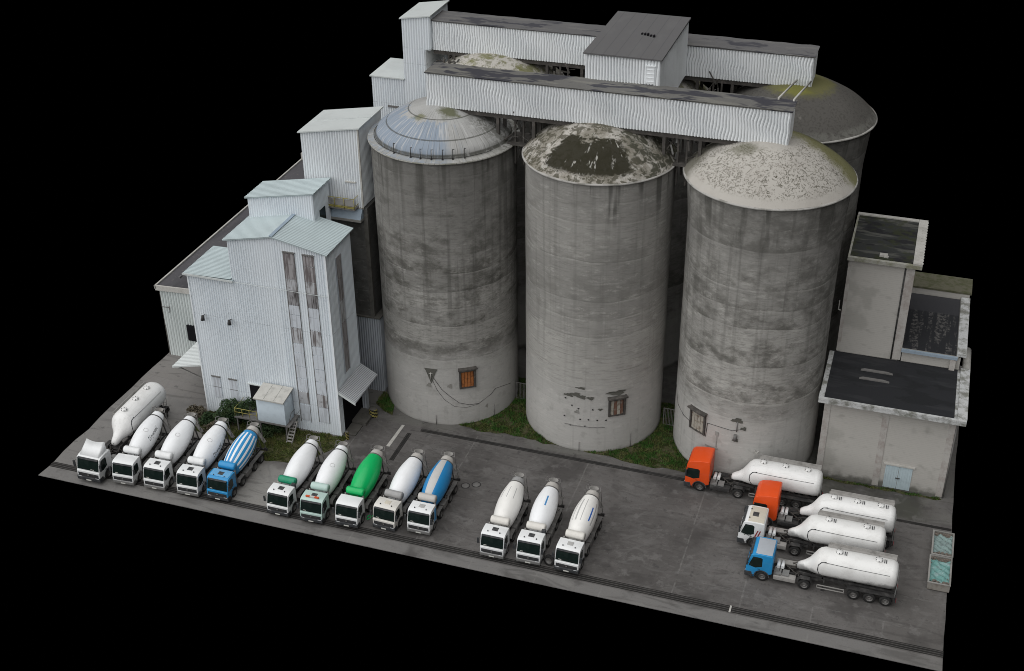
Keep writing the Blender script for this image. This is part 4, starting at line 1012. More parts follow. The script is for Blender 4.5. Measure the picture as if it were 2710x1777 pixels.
mb.box(2.45, 5.55, -.96, -.93, 21.25, 21.4); mb.build('railing', M_yel, bl_)
mb = MB(); mb.box(2.6, 5.5, -.90, -.88, 21.5, 22.15); mb.build('railing_panel', M_mixend, bl_)

# ------------------------------------------------------------ elevator tower (back left)
e = thing('elevator_tower', 'stepped white elevator tower behind the left silo with a tall head', 'elevator tower', (19.42, 39.19, 0))
mb = MB(); mb.box(.1, 6.1, .1, 5.3, 0, 28.1); mb.box(3.8, 6.1, .1, 5.1, 28, 34.6); mb.build('tower_core', M_steel, e)
mb = MB(); mb.corr((0, .05, 0), (3.72, 0, 0), (0, 0, 28.25), (0, 0, 28.25), .27, .06, 3, .01); mb.corr((3.72, .05, 0), (2.5, 0, 0), (0, 0, 31.6), (0, 0, 31.6), .27, .06, 3, .01); mb.corr((3.72, .05, 31.6), (3.08, 0, 0), (0, 0, 3.05), (0, 0, 3.55), .27, .06); mb.build('front_cladding', M_clad3, e)
mb = MB(); mb.corr((6.17, 0, 0), (0, 5.4, 0), (0, 0, 31.6), (0, 0, 31.6), .27, .06); mb.corr((6.75, 0, 31.6), (0, 5.2, 0), (0, 0, 3.55), (0, 0, 3.55), .27, .06)
mb.corr((.05, 5.4, 0), (0, -5.4, 0), (0, 0, 28.25), (0, 0, 28.25), .27, .06); mb.corr((3.77, 5.2, 28), (0, -5.2, 0), (0, 0, 6.65), (0, 0, 6.65), .27, .06); mb.corr((6.8, 5.2, 28), (-3.05, 0, 0), (0, 0, 7.1), (0, 0, 6.6), .27, .06); mb.corr((6.2, 5.42, 0), (-6.2, 0, 0), (0, 0, 28.3), (0, 0, 28.3), .3, .045)
mb.build('side_cladding', M_clad3, e)
mb = MB(); mb.box(3.8, 6.75, .1, 5.1, 31.55, 31.62); mb.build('head_floor', M_steel, e)
mb = MB(); mb.box(-.15, 3.75, -.15, 5.55, 28.2, 28.32); mb.build('low_roof', M_roofw, e)
mb = MB(); mb.hexa([(3.55, -.15, 34.62), (6.95, -.15, 35.15), (6.95, 5.35, 35.15), (3.55, 5.35, 34.62), (3.55, -.15, 34.74), (6.95, -.15, 35.27), (6.95, 5.35, 35.27), (3.55, 5.35, 34.74)]); mb.build('head_roof', M_roofw, e)
mb = MB(); mb.box(1.7, 2.9, -.10, .0, 25.0, 25.2); mb.build('vent', M_chasg, e)

# ------------------------------------------------------------ long warehouse
e = thing('warehouse', 'long low warehouse with dark roof behind the mill tower on the left edge', 'warehouse', (.57, 22.96, 0))
mb = MB(); mb.box(.1, 17.8, .1, 34.6, 0, 8.3); mb.build('warehouse_wall', M_brickpil, e)
mb = MB(); mb.corr((0, .05, 0), (9.2, 0, 0), (0, 0, 8.45), (0, 0, 8.8), .33, .07, 3, .02, seed=6); mb.build('front_cladding', M_cladm, e)
mb = MB()
rnd = random.Random(3)
for i in range(16): mb.box(-.15 - rnd.uniform(0, .15), .1, .3 + i * 2.15, .55 + i * 2.15, 0, 8.3)
mb.box(-.04, .1, .0, 34.5, 0, 8.3); mb.build('side_wall', M_concd, e)
mb = MB(); mb.hexa([(-.2, -.1, 8.42), (18, -.1, 9.3), (18, 34.7, 9.3), (-.2, 34.7, 8.42), (-.2, -.1, 8.58), (18, -.1, 9.46), (18, 34.7, 9.46), (-.2, 34.7, 8.58)]); mb.build('roof', M_wareroof, e)
mb = MB(); mb.hexa([(-.3, -.28, 8.15), (18, -.28, 9.0), (18, -.1, 9.0), (-.3, -.1, 8.15), (-.3, -.28, 8.72), (18, -.28, 9.6), (18, -.1, 9.6), (-.3, -.1, 8.72)]); mb.box(-.38, -.2, -.28, 34.8, 8.35, 8.72); mb.box(-.3, 18, 34.7, 35.1, 8.5, 9.5); mb.build('parapet', M_rim, e)
mb = MB()
for i in range(9): mb.box(1.2 + .3 * (i % 3), 1.4 + .3 * (i % 3), 2 + i * 3.1, 2.5 + i * 3.1, 8.55, 8.80)
mb.build('roof_vents', M_felt, e)
mb = MB(); mb.box(2.75, 3.9, -.16, .05, 2.4, 4.3); mb.build('window', M_void, e)
mb = MB(); mb.tube((.3, -.3, 6.25), (1.0, -.3, 6.25), .05); mb.tube((.95, 0, 6.25), (.95, -.3, 5.6), .04); mb.build('wall_lamp', M_chasg, e)

# ------------------------------------------------------------ buildings on the right
e = thing('brick_building', 'low grey brick building with pale blue double door and black roof', 'brick building', (70.4, 22.57, 0))
X1, W = 11.5, 7.6
mb = MB(); mb.box(0, X1, 0, W, 0, 8.9); mb.build('brick_wall', M_brick, e)
mb = MB()
for px in (-.02, 5.2, X1 - .55): mb = MB(); mb.box(px, px + .58, -.06, .05, .02, 8.88); mb.build('pilaster', M_brickpil, e)
mb = MB(); mb.box(-.55, X1 + .75, -1.25, W - .05, 8.9, 9.22); mb.build('roof_slab', M_slabedge, e)
mb = MB(); mb.box(-.1, X1 - .3, -1.0, W - .06, 9.22, 9.28); mb.build('roof_felt', M_feltblk, e)
mb = MB(); mb.box(-.55, X1 + .75, -1.28, -1.0, 9.22, 9.42); mb.box(X1 - .05, X1 + .78, -1.0, W - .05, 9.22, 9.5); mb.box(-.58, -.1, -1.0, 0.0, 9.22, 9.36)
mb.build('roof_parapet', M_slabedge, e)
mb = MB()
for yy, w in ((4.7, 2.6), (3.2, 2.4)): 
    mb.prism([(2.6, 9.285), (2.9, 9.40), (2.9 + w - .5, 9.40), (2.9 + w, 9.285)], yy, yy + .32, 'y')
mb.build('roof_vent', M_chasg, e)
for i, (qx, qw, qy, ql) in enumerate(((9.0, 2.2, .6, 5.4), (7.6, 1.2, 3.4, .7), (6.6, .6, 0.3, 1.0))):
    pass
mb = MB()
for sx in (0, 1):
    x0 = 6.2 + sx * 1.22; mb.box(x0, x0 + 1.18, -.06, .0, .05, 2.65)
    for i in range(5): mb.box(x0 + .06 + i * .23, x0 + .10 + i * .23, -.085, -.06, .1, 2.6)
dd = mb.build('double_door', M_door, e)
mb = MB(); mb.box(6.0, 8.8, -.2, .0, 2.66, 2.78); mb.build('door_canopy', M_rim, dd)
mb = MB(); mb.box(7.2, 7.6, -.16, -.085, 1.25, 1.32); mb.build('door_handle', M_chas, dd)
mb = MB(); mb.tube((X1 + .12, -.12, 0), (X1 + .12, -.12, 8.9), .07, 8); mb.build('downpipe', M_chasg, e)

e = thing('stair_tower', 'tall grey brick tower with mossy black roof right of the silos', 'brick tower', (70.45, 30.27, 0))
mb = MB(); mb.box(0.02, 5.65, 0, 8.6, 0, 19.2); mb.build('brick_wall', M_brick, e)
mb = MB(); mb.box(5.15, 5.9, -.06, .4, 9.3, 19.2); mb.build('pilaster', M_brickpil, e)
mb = MB(); mb.box(-.03, .3, -.06, .4, 9.3, 19.2); mb.build('pilaster', M_brickpil, e)
mb = MB(); mb.box(-.15, 6.45, -.45, 9.1, 19.2, 19.55); mb.build('roof_slab', M_mossedge, e)
mb = MB(); mb.box(.05, 5.6, -.1, 8.6, 19.55, 19.62); mb.build('roof_felt', M_feltmoss, e)
mb = MB(); mb.box(5.62, 6.45, -.4, 9.1, 19.55, 19.72); mb.box(-.1, 5.6, 8.62, 9.1, 19.55, 19.72)
for i in range(16): mb.box(6.0, 6.5, -.3 + i * .58, -.1 + i * .58, 19.72, 19.76)
mb.build('roof_parapet', M_rim, e)
mb = MB(); mb.box(2.6, 3.3, .3, .8, 19.62, 19.8); mb.box(3.0, 3.4, .2, .5, 19.62, 19.74); mb.build('roof_debris', M_rim, e)
mb = MB(); mb.tube((5.05, -.1, 9.3), (5.05, -.1, 19.2), .07, 8); mb.build('downpipe', M_chas, e)
mb = MB(); mb.path([(-.1, .3, 13.5), (-.35, .2, 13.6), (-.35, .2, 14.6)], .05); mb.build('wall_bracket', M_rim, e)

e = thing('annexe_building', 'brick annexe with streaked black roof and blue gutter behind the low building', 'brick annexe', (76.38, 30.27, 0))
mb = MB(); mb.box(.05, 5.3, -.02, 10.9, 0, 10.5); mb.build('brick_wall', M_brick, e)
mb = MB(); mb.box(-.02, 5.1, -.3, 11, 10.5, 10.7); mb.build('roof_slab', M_conc, e)
m = Mat('streaked_black_roof', (0.022, 0.023, 0.026), 0.8)
n = m.noise(1.0, 3, sc=(1.3, .12, 1), off=(1.2, 0, 0)); n2 = m.noise(2.5, 8, rough=.75)
m.mix(n.step(.50, .56) * n2.step(.46, .58) * (1.0 - (m.y).step(7.2, 8.0)) * .8, (0.13, 0.125, 0.12))
m.mix(m.y.step(7.4, 7.6) * 0.8, (0.045, 0.045, 0.05)); M_streak = m.done()
mb = MB(); mb.box(.0, 4.85, -.1, 10.9, 10.7, 10.76); mb.build('roof_felt', M_streak, e)
mb = MB(); mb.box(-.05, 5.0, -.5, -.25, 10.45, 10.72); mb.build('gutter', M_gutter, e)
mb = MB(); mb.box(4.9, 5.75, -.2, 11, 10.7, 11.0); mb.build('roof_parapet', M_slabedge, e)
mb = MB(); mb.box(4.4, 4.9, -.5, .0, 9.3, 10.4); mb.build('pilaster', M_brickpil, e)
mb = MB(); mb.tube((6.1, 1.5, 8.2), (6.1, 5.5, 8.2), .38, 14); mb.build('duct', M_rim, e)
mb = MB(); mb.tube((6.1, -.4, 6.6), (6.1, 1.6, 6.4), .2, 10); mb.build('duct', M_cladm, e)
e = thing('rear_annexe', 'narrow building with a mossy green flat roof at the far right', 'brick annexe', (76.45, 41.4, 0))
mb = MB(); mb.box(0, 5.6, 0, 3.0, 0, 11.3); mb.build('brick_wall', M_brick, e)
mb = MB(); mb.box(-.1, 5.75, -.05, 3.1, 11.3, 11.5); mb.build('roof_slab', M_mosstop, e)

# ------------------------------------------------------------ vehicles
def wheel_mesh():
    w = MB(); Mx = Matrix.Rotation(PI / 2, 4, 'Y')
    w.lathe([(.30, -.16), (.44, -.165), (.5, -.12), (.515, -.04), (.515, .04), (.5, .12), (.44, .165), (.30, .16)], 26, Mx)
    r = MB(); r.lathe([(.0, .05), (.10, .05), (.11, .12), (.17, .12), (.19, .03), (.26, .05), (.30, .145), (.31, .15), (.31, -.15), (.26, -.14), (.19, -.03), (.0, -.03)], 22, Mx)
    for i in range(8):
        a = i * PI / 4; r.tube((.10, .22 * math.sin(a), .22 * math.cos(a)), (.13, .22 * math.sin(a), .22 * math.cos(a)), .02, 5)
    return w.mesh('tyre', [M_tyre]), r.mesh('rim', [M_rimst])
TYRE, RIM = wheel_mesh()
def wheels(e, axles, xs=1.05, dual=()):
    for y in axles:
        for s in (-1, 1):
            w = inst('wheel', TYRE, e, (s * xs, y, .515), (0, 0, 0 if s > 0 else PI)); inst('rim', RIM, w)
            if y in dual:
                w = inst('wheel', TYRE, e, (s * (xs - .36), y, .515), (0, 0, 0 if s > 0 else PI))

def cab(e, body, L=1.98, h=2.86, roof=None, hatch=None, grille=None, bumper=None, stub='mix', visor=True, ay=1.38, tall=0, lightbar=False, sidepanel=None, decals=False, spoiler=False, dirtyglass=None):
    hw = 1.22
    arch = [(ay + .60 * math.cos(a), .52 + .60 * math.sin(a)) for a in [PI * (1 - i / 8) for i in range(0, 8)] if ay + .6 * math.cos(a) < L - .05]
    if tall:
        top = [(.03, 1.75), (.09, 2.5), (.12, 2.8), (.24, h - .32), (.48, h - .14), (1.2, h), (L - .12, h + .06), (L, h - .05)]
    else:
        top = [(.05, 1.42), (.37, 2.66), (.46, h - .10), (.68, h - .01), (1.2, h + .02), (L - .10, h), (L, h - .1)]
    prof = [(.04, .42), (0, .8), (.01, 1.38)] + top + [(L, .95), (min(ay + .58, L - .02), .80)] + [q for q in arch[::-1]][:] + [(ay - .60, .42)]
    pf = []
    for q in prof:
        if not pf or (abs(pf[-1][0] - q[0]) + abs(pf[-1][1] - q[1])) > 1e-3: pf.append(q)
    mb = MB(); mb.prism(pf, -hw, hw, 'x'); c = mb.build('cab', body, e, .055)
    if roof:
        mb = MB(); y0 = .72 if not tall else 1.1; mb.box(-hw + .14, hw - .14, y0, L - .1, h + .005, h + .035); mb.build('roof_panel', roof, c, .02)
    # windscreen
    def sl(z): return (.05 + (z - 1.42) * (.32 / 1.24)) if not tall else .03 + (z - 1.72) * .075
    mb = MB(); mb.hexa([(-1.16, sl(1.55) - .025, 1.55), (1.16, sl(1.55) - .025, 1.55), (1.12, sl(1.55) + .25, 1.55), (-1.12, sl(1.55) + .25, 1.55), (-1.13, sl(2.64) - .03, 2.64), (1.13, sl(2.64) - .03, 2.64), (1.08, sl(2.64) + .2, 2.64), (-1.08, sl(2.64) + .2, 2.64)])
    ws = mb.build('windscreen', dirtyglass or M_glass, c)
    mb = MB()
    for wx in (-.5, .25): mb.tube((wx, sl(1.6) - .04, 1.6), (wx + .5, sl(1.78) - .04, 1.78), .013, 4)
    mb.build('wiper', M_black, ws)
    mb = MB(); mb.box(-.85 if hash(str(L)) % 2 else .3, -.55 if hash(str(L)) % 2 else .65, sl(1.66) - .04, sl(1.66) - .03, 1.62, 1.70); mb.build('dashboard_paper', M_plate, ws)
    for s in (-1, 1):
        x0, x1 = (hw - .03, hw + .012) if s > 0 else (-hw - .012, -hw + .03)
        mb = MB(); mb.prism([(.22 - .12 * bool(tall), 1.50), (.28 - .16 * bool(tall), 1.75), (.54 - .36 * bool(tall), 2.50), (1.20, 2.50), (1.34, 2.38), (1.34, 1.55), (.8, 1.36)], x0, x1, 'x'); mb.build('side_window', M_glass, c)
        mb = MB(); mb.box(s * (hw + .10), s * (hw + .30), .05, .16, 1.72, 2.35) if s > 0 else mb.box(-hw - .30, -hw - .10, .05, .16, 1.72, 2.35)
        mb.tube((s * hw, .25, 2.4), (s * (hw + .2), .1, 2.3), .02, 5); mb.tube((s * hw, .2, 1.75), (s * (hw + .2), .1, 1.8), .02, 5); mb.build('mirror', M_plastic, c)
        mb = MB(); mb.box(min(s * (hw + .0), s * (hw + .015)), max(s * hw, s * (hw + .015)), 1.0, 1.18, 1.22, 1.28); mb.build('door_handle', M_black, c)
        mb = MB(); mb.box(s * .93 - .2, s * .93 + .2, -.06, .02, .62, .80); mb.build('headlight', M_lamp, c, .02)
        mb = MB(); x0, x1 = sorted((s * (hw - .25), s * (hw + .03))); 
        for k in (0, 1): mb.box(x0, x1, .35, .78, .30 + .22 * k, .34 + .22 * k)
        mb.build('step', M_chas, c)
        pts = [(ay + .66 * math.cos(PI * (1 - i / 10)), .52 + .66 * math.sin(PI * (1 - i / 10))) for i in range(11)]
        inn = [(ay + .57 * math.cos(PI * (1 - i / 10)), .52 + .57 * math.sin(PI * (1 - i / 10))) for i in range(11)]
        mb = MB(); x0, x1 = sorted((s * (hw - .3), s * (hw + .035))); mb.prism(pts + inn[::-1], x0, x1, 'x'); mb.build('wheel_arch', bumper if bumper else M_plastic, c)
    mb = MB(); mb.box(-1.08, 1.08, -.03, .03, .80, 1.20)
    for i in range(4): mb.box(-.95, .95, -.05, -.03, .86 + .09 * i, .88 + .09 * i, 1)
    mb.lathe([(0, 0), (.09, 0), (.1, .02)], 14, Matrix.Translation((0, -.06, 1.10)) @ Matrix.Rotation(PI / 2, 4, 'X'), 2)
    mb.build('grille', [grille or M_plastic, M_chas, M_rimst], c)
    mb = MB(); mb.prism([(-.07, .42), (-.09, .72), (0.0, .85), (.5, .85), (.62, .42), (.5, .34), (-.02, .34)], -hw - .02, hw + .02, 'x'); bu = mb.build('bumper', bumper or M_plastic, c, .03)
    mb = MB(); mb.box(-.27, .27, -.115, -.09, .44, .56); mb.build('number_plate', M_plate, bu)
    if visor:
        mb = MB(); mb.hexa([(-1.1, .22, 2.60), (1.1, .22, 2.60), (1.1, .40, 2.66), (-1.1, .40, 2.66), (-1.1, .21, 2.64), (1.1, .21, 2.64), (1.1, .42, 2.71), (-1.1, .42, 2.71)]); mb.build('sun_visor', M_plastic, c)
    if hatch:
        mb = MB(); mb.box(-.30, .30, .98, 1.5, h + .0, h + .055); mb.build('roof_hatch', hatch, c, .02)
        for hx in (-.62, .62):
            mb = MB(); mb.lathe([(.0, .12), (.05, .11), (.07, 0)], 8, Matrix.Translation((hx, .78, h))); mb.build('roof_lamp', M_plastic, c)
    if lightbar:
        mb = MB()
        for x0, x1, k in ((-.75, -.28, 0), (-.28, .22, 1), (.22, .68, 0)): mb.box(x0, x1, .72, .9, h + .04, h + .17, k)
        mb.box(-.7, .65, .76, .86, h, h + .04, 2); mb.build('light_bar', [M_beacon, M_plate, M_chas], c)
    if sidepanel:
        mb = MB()
        mb.prism([(1.25, .98), (1.45, 1.6), (1.45, 2.5), (L - .08, 2.5), (L - .08, .98)], hw, hw + .012, 'x'); mb.build('side_panel', sidepanel, c)
    if decals:
        for k in range(2):
            mb = MB(); q = k * .22; mb.prism([(1.30 + q, .98), (1.42 + q, .98), (1.72 + q * 1.0, 2.0), (1.62 + q * 1.0, 2.0)], hw, hw + .008, 'x'); mb.build('red_stripe', M_red, c)
        mb = MB(); rr = random.Random(3)
        for row, (zz, y0, y1) in enumerate(((1.40, .45, 1.15), (1.29, .5, 1.1), (1.08, 1.0, 1.5))):
            y = y0
            while y < y1: w = rr.uniform(.05, .13); mb.box(hw, hw + .008, y, y + w, zz, zz + .055); y += w + .03
        mb.build('lettering', M_text, c)
    if spoiler:
        mb = MB(); n = 9; vs = []
        for s_ in (0, 1):
            for i in range(n + 1):
                x = -1.05 + 2.1 * i / n; y = (.62, 1.95)[s_]; z = (h - .02, h + .95 - .0)[s_] + (-.12 * (1 - (2 * i / n - 1) ** 2) if s_ else 0)
                w = (1.0, .92)[s_]; vs.append((x * w, y + (0 if not s_ else -.1 * (1 - (2 * i / n - 1) ** 2)), z))
        fs = [(i, i + 1, n + 2 + i, n + 1 + i) for i in range(n)]
        vs += [(-1.0, 1.98, h - .02), (1.0, 1.98, h - .02)]
        fs += [(0, n + 1, 2 * n + 2), (n, 2 * n + 3, 2 * n + 1)]
        mb.add(vs, fs, 0, True); sp = mb.build('roof_spoiler', body, c)
        md = sp.modifiers.new('s', 'SOLIDIFY'); md.thickness = .04
    return c

def frame(e, y0, y1, z=.95, w=.42):
    mb = MB()
    for s in (-1, 1): mb.box(s * w - .05, s * w + .05, y0, y1, z - .28, z)
    k = y0 + .3
    while k < y1 - .1: mb.box(-w + .05, w - .05, k, k + .12, z - .22, z - .06); k += .85
    mb.build('chassis_frame', M_chas, e)
def fender(e, y0, y1, mat, z=1.10, xo=1.22, seg=True):
    for s in (-1, 1):
        a, b = sorted((s * (xo - .42), s * xo))
        mb = MB(); mb.prism([(y0 - .1, z - .32), (y0 + .12, z - .02), (y1 - .12, z - .02), (y1 + .1, z - .32), (y1 + .13, z - .29), (y1 - .1, z + .03), (y0 + .1, z + .03), (y0 - .13, z - .29)], a, b, 'x'); mb.build('mudguard', mat, e)

DF, DN = Vector((0, 2.60, 2.02)), Vector((0, 8.72, 3.45))
KS = 6.28 / 5.38
def drum_profile():
    return [(r * 1.02, z * KS) for r, z in _dp()]
def _dp():
    return [(.0, 0), (.50, 0.0), (.68, .05), (.90, .40), (1.05, .95), (1.15, 1.6), (1.19, 2.1), (1.19, 2.7), (1.15, 3.25), (1.05, 3.8), (.92, 4.3), (.80, 4.7), (.77, 4.78), (.75, 4.86), (.70, 5.1), (.64, 5.36), (.58, 5.38), (.50, 5.1), (.0, 5.05)]
def mixer(label, x, y, rz, body, drum='white', tank=None, hatch=M_plastic, arm=P_white, text=None, roof=None, grille=None, bumper=None, lightbar=False, sidepanel=None, chute=0.9, neck=None, grime=M_mixend):
    e = thing('mixer_truck', label, 'concrete mixer', (x, y, 0), rz, 'concrete mixer trucks parked in rows')
    cab(e, body, hatch=hatch, roof=roof, grille=grille, bumper=bumper, lightbar=lightbar, sidepanel=sidepanel)
    frame(e, .6, 9.0)
    wheels(e, (1.38, 3.35), 1.06); wheels(e, (6.1, 7.6), 1.06, dual=(6.1, 7.6))
    fender(e, 2.76, 3.94, M_chasg, 1.14); fender(e, 5.5, 8.25, M_chasg, 1.14)
    e.scale = (.88, .88, .88); e.location.y += .35
    if arm in (P_blue,) or tank is P_teal or 'azure' in label:
        mb = MB(); mb.box(.78, 1.18, 1.95, 2.22, 2.2, 3.12); mb.build('air_intake', M_plastic, e, .03)
    else:
        mb = MB(); mb.tube((1.0, 2.3, .9), (1.0, 2.3, 2.75), .10, 10); mb.build('exhaust_stack', M_rimst, e)
    rr = random.Random(int(x * 10)); mb = MB()
    for k in range(10):
        p = Vector((rr.uniform(-1.0, 1.0), rr.uniform(2.3, 8.4), rr.uniform(.85, 1.25))); mb.path([p, p + Vector((rr.uniform(-.3, .3), rr.uniform(-.4, .4), rr.uniform(0, .35))), p + Vector((rr.uniform(-.3, .3), rr.uniform(-.8, .8), rr.uniform(-.2, .2)))], rr.uniform(.02, .045), 5)
    mb.build('hoses', M_steel, e)
    mb = MB(); mb.box(.62, 1.2, 4.2, 5.3, .42, 1.05); mb.build('fuel_tank', M_chasg, e, .06)
    mb = MB(); mb.box(-1.2, -.65, 4.2, 5.3, .45, 1.0); mb.build('tool_box', M_chas, e, .03)
    mb = MB(); mb.box(-1.15, 1.15, 9.02, 9.12, .55, .75); mb.box(-1.15, -.75, 9.0, 9.14, .75, .9); mb.box(.75, 1.15, 9.0, 9.14, .75, .9); mb.build('rear_bumper', M_chas, e)
    mb = MB(); mb.box(-.6, .6, 2.25, 2.75, .95, 1.9); mb.box(-1.0, -.62, 2.2, 2.8, 1.0, 2.0); mb.tube((.85, 2.3, .9), (.85, 2.3, 2.6), .07, 8); mb.build('drum_drive', M_chas, e)
    # rear pedestal
    mb = MB()
    for s in (-1, 1):
        mb.beam((s * .45, 8.9, .95), (s * .62, 8.2, 2.85), .12, .12); mb.beam((s * .45, 7.5, .95), (s * .62, 8.1, 2.85), .1, .1)
        mb.beam((s * .95, 9.1, .8), (s * .78, 8.75, 3.95), .05, .05)
    mb.beam((-.66, 8.15, 2.75), (.66, 8.15, 2.75), .14, .16); mb.beam((-.78, 8.75, 3.9), (.78, 8.75, 3.9), .06, .06); mb.build('pedestal', M_chasg, e)
    # drum
    d = DN - DF; q = d.to_track_quat('Z', 'Y')
    pats = {'white': [P_drum], 'ivory': [P_drumc], 'green': [P_green], 'stripes': [P_drum, P_blue, P_blue], 'band': [P_blue3, P_drumgrey], 'dashes': [P_drumc, P_stripeg], 'bluebar': [P_drum, P_stripeb2], 'multi': [P_drumc, P_stripeg, P_stripeb]}
    mats = pats[drum] + [neck or P_drum]; NI = len(mats) - 1; N = 96
    # angle 0 of the lathe -> compute the 'up' offset
    rot = q.to_matrix().to_4x4()
    ups = max(range(N), key=lambda i: (rot @ Vector((math.sin(2 * PI * i / N), -math.cos(2 * PI * i / N), 0))).z)
    right = (rot @ Vector((math.sin(2 * PI * (ups + N // 4) / N), -math.cos(2 * PI * (ups + N // 4) / N), 0))).x
    sg = 1 if right > 0 else -1
    def dense(pr):
        out = [pr[0]]
        for a, b in zip(pr[:-1], pr[1:]):
            L_ = b[1] - a[1]; k = max(1, int(L_ / .12))
            for j in range(1, k + 1): out.append((a[0] + (b[0] - a[0]) * j / k, a[1] + L_ * j / k))
        return out
    pr = dense(drum_profile())
    def fm(u, k):
        s = (pr[k][1] + pr[k + 1][1]) / 2 / KS
        deg = ((u * N - ups) / N * 360 * sg + 1.9 + 180) % 360 - 180
        if s > 4.78: return NI
        if drum == 'stripes':
            if s < .62 or s > 4.35: return 1
            return 0 if (deg % 26) < 12.5 else 1
        if drum == 'band': return 1 if abs(deg + 4) < 23 and s > .3 else 0
        if drum == 'dashes': return 1 if 2.55 < s < 3.95 and any(abs(deg - c) < 2.0 for c in (-38, -8, 24)) else 0
        if drum == 'bluebar': return 1 if 2.3 < s < 3.5 and abs(deg - 12) < 4.2 else 0
        if drum == 'multi':
            if 1.9 < s < 3.4 and abs(deg - 42) < 4.2: return 2
            if 1.6 < s < 4.1 and any(abs(deg - c) < 2.8 for c in (-44, -22, 2, 60)): return 1
            return 0
        return 0
    mb = MB(); mb.lathe(pr, N, Matrix.Translation(DF) @ rot, fm=fm)
    dr = mb.build('drum', mats, e)
    mb = MB(); mb.lathe([(r * 1.02, z * KS) for r, z in [(.78, 4.66), (.84, 4.68), (.835, 4.77), (.78, 4.79)]], 48, Matrix.Translation(DF) @ rot); mb.build('drum_ring', M_chas if drum in ('white', 'ivory') else M_mixdark, dr)
    if drum in ('white', 'ivory') and text != 'none':
        # inspection hatch
        def dp(s, deg, off=.01):
            pr0 = drum_profile(); rr = 0
            for a, b in zip(pr0[:-1], pr0[1:]):
                if a[1] <= s <= b[1] and b[1] > a[1]: rr = a[0] + (b[0] - a[0]) * (s - a[1]) / (b[1] - a[1])
            i = ups / N * 2 * PI + sg * R(deg)
            return DF + rot.to_3x3() @ Vector(((rr + off) * math.sin(i), -(rr + off) * math.cos(i), s))
        mb = MB(); pts = [dp(3.0 + .22 * math.cos(a), 16 + 12 * math.sin(a), .01) for a in [i * PI / 8 for i in range(17)]]; mb.path(pts, .018, 5); mb.build('inspection_hatch', P_stripeg, dr)
        if text:
            cu = bpy.data.curves.new('t', 'FONT'); cu.body = text[0]; cu.size = .62; cu.align_x = 'CENTER'; cu.align_y = 'CENTER'; cu.shear = .25
            to = bpy.data.objects.new('t', cu); COL.objects.link(to); bpy.context.view_layer.update()
            me = bpy.data.meshes.new_from_object(to.evaluated_get(bpy.context.evaluated_depsgraph_get()))
            bpy.data.objects.remove(to)
            for v in me.vertices:
                s = text[2] + v.co.x * text[3]; rr = 1.17; dg = text[1] - math.degrees(v.co.y / rr)
                v.co = dp(s, dg, .014)
            me.materials.clear(); me.materials.append(M_text); inst('lettering', me, dr)
    # water tank
    tk = tank or arm
    mb = MB(); mb.lathe([(0, -.68), (.24, -.68), (.29, -.62), (.30, -.5), (.30, .5), (.29, .62), (.24, .68), (0, .68)], 22, Matrix.Translation((.08, 2.55, 3.0)) @ Matrix.Scale(1.4, 4, (1, 0, 0)) @ Matrix.Scale(1.32, 4, (0, 1, 0)) @ Matrix.Scale(1.32, 4, (0, 0, 1)) @ Matrix.Rotation(PI / 2, 4, 'Y')); mb.build('water_tank', tk, e)
    mb = MB(); mb.beam((-.7, 2.6, 1.9), (-.7, 2.6, 2.8), .06, .06); mb.beam((.25, 2.5, 1.9), (.25, 2.5, 2.8), .06, .06); mb.beam((-1.05, 2.45, 2.0), (.3, 2.5, 2.0), .06, .06)
    mb.tube((-1.0, 2.3, 1.0), (-1.0, 2.3, 2.7), .06, 8); mb.box(-1.1, -.8, 2.2, 2.5, 2.0, 2.35); mb.build('tank_bracket', grime, e)
    # hopper, chute
    mb = MB(); T = Matrix.Translation((0, 8.95, 3.5))
    mb.lathe([(.24, -.1), (.46, .48), (.52, .50), (.47, .52), (.2, .02)], 14, T @ Matrix.Scale(.78, 4, (0, 1, 0)), smooth=False); mb.build('hopper', grime, e)
    mb = MB()
    for s in (-1, 1): mb.beam((s * .3, 8.95, 3.5), (s * .3, 9.1, 2.85), .16, .04)
    mb.beam((-.34, 9.1, 2.85), (.34, 9.1, 2.85), .1, .16); mb.path([(-.74, 8.8, 3.95), (-.8, 8.9, 4.15), (-.62, 9.2, 4.15), (-.45, 9.3, 3.95)], .04); mb.path([(.74, 8.8, 3.9), (.62, 9.15, 4.12), (.3, 9.3, 4.0)], .04)
    mb.build('hopper_frame', M_chasg, e)
    if chute:
        mb = MB(); p0, p1 = Vector((.15, 9.15, 2.9)), Vector((.25 + chute, 8.8, 1.9)); dd = p1 - p0; qq = dd.to_track_quat('Z', 'Y').to_matrix().to_4x4(); n = 7; vs = []
        for k in range(2):
            for i in range(n + 1):
                a = PI * i / n; vs.append(Matrix.Translation(p0) @ qq @ Vector((.17 * math.cos(a), -.17 * math.sin(a), dd.length * k)))
        mb.add(vs, [(i, i + 1, n + 2 + i, n + 1 + i) for i in range(n)], 0, True); ch = mb.build('chute', grime, e); md = ch.modifiers.new('s', 'SOLIDIFY'); md.thickness = .03
    mb = MB()
    for s in (0, .36): mb.tube((-1.0 + s, 9.05, .8), (-1.0 + s, 8.9, 3.6), .022, 5)
    for i in range(8): q_ = i / 8 + .05; mb.tube((-1.0, 9.05 - .15 * q_, .8 + 2.8 * q_), (-.64, 9.05 - .15 * q_, .8 + 2.8 * q_), .018, 5)
    mb.build('ladder', M_chasg, e)
    return e
def rz(a): return R(a)
mixer('leftmost white mixer beside the white tanker with dark lettering on its drum', 8.85, .62, rz(3.4), P_white, 'white', P_white, None, text=('Dlrywoood', 58, 3.1, .66), bumper=P_greytank)
mixer('second white mixer from the left with a square grey roof hatch', 12.05, .85, rz(1.7), P_white, 'white', P_white, bumper=P_greytank)
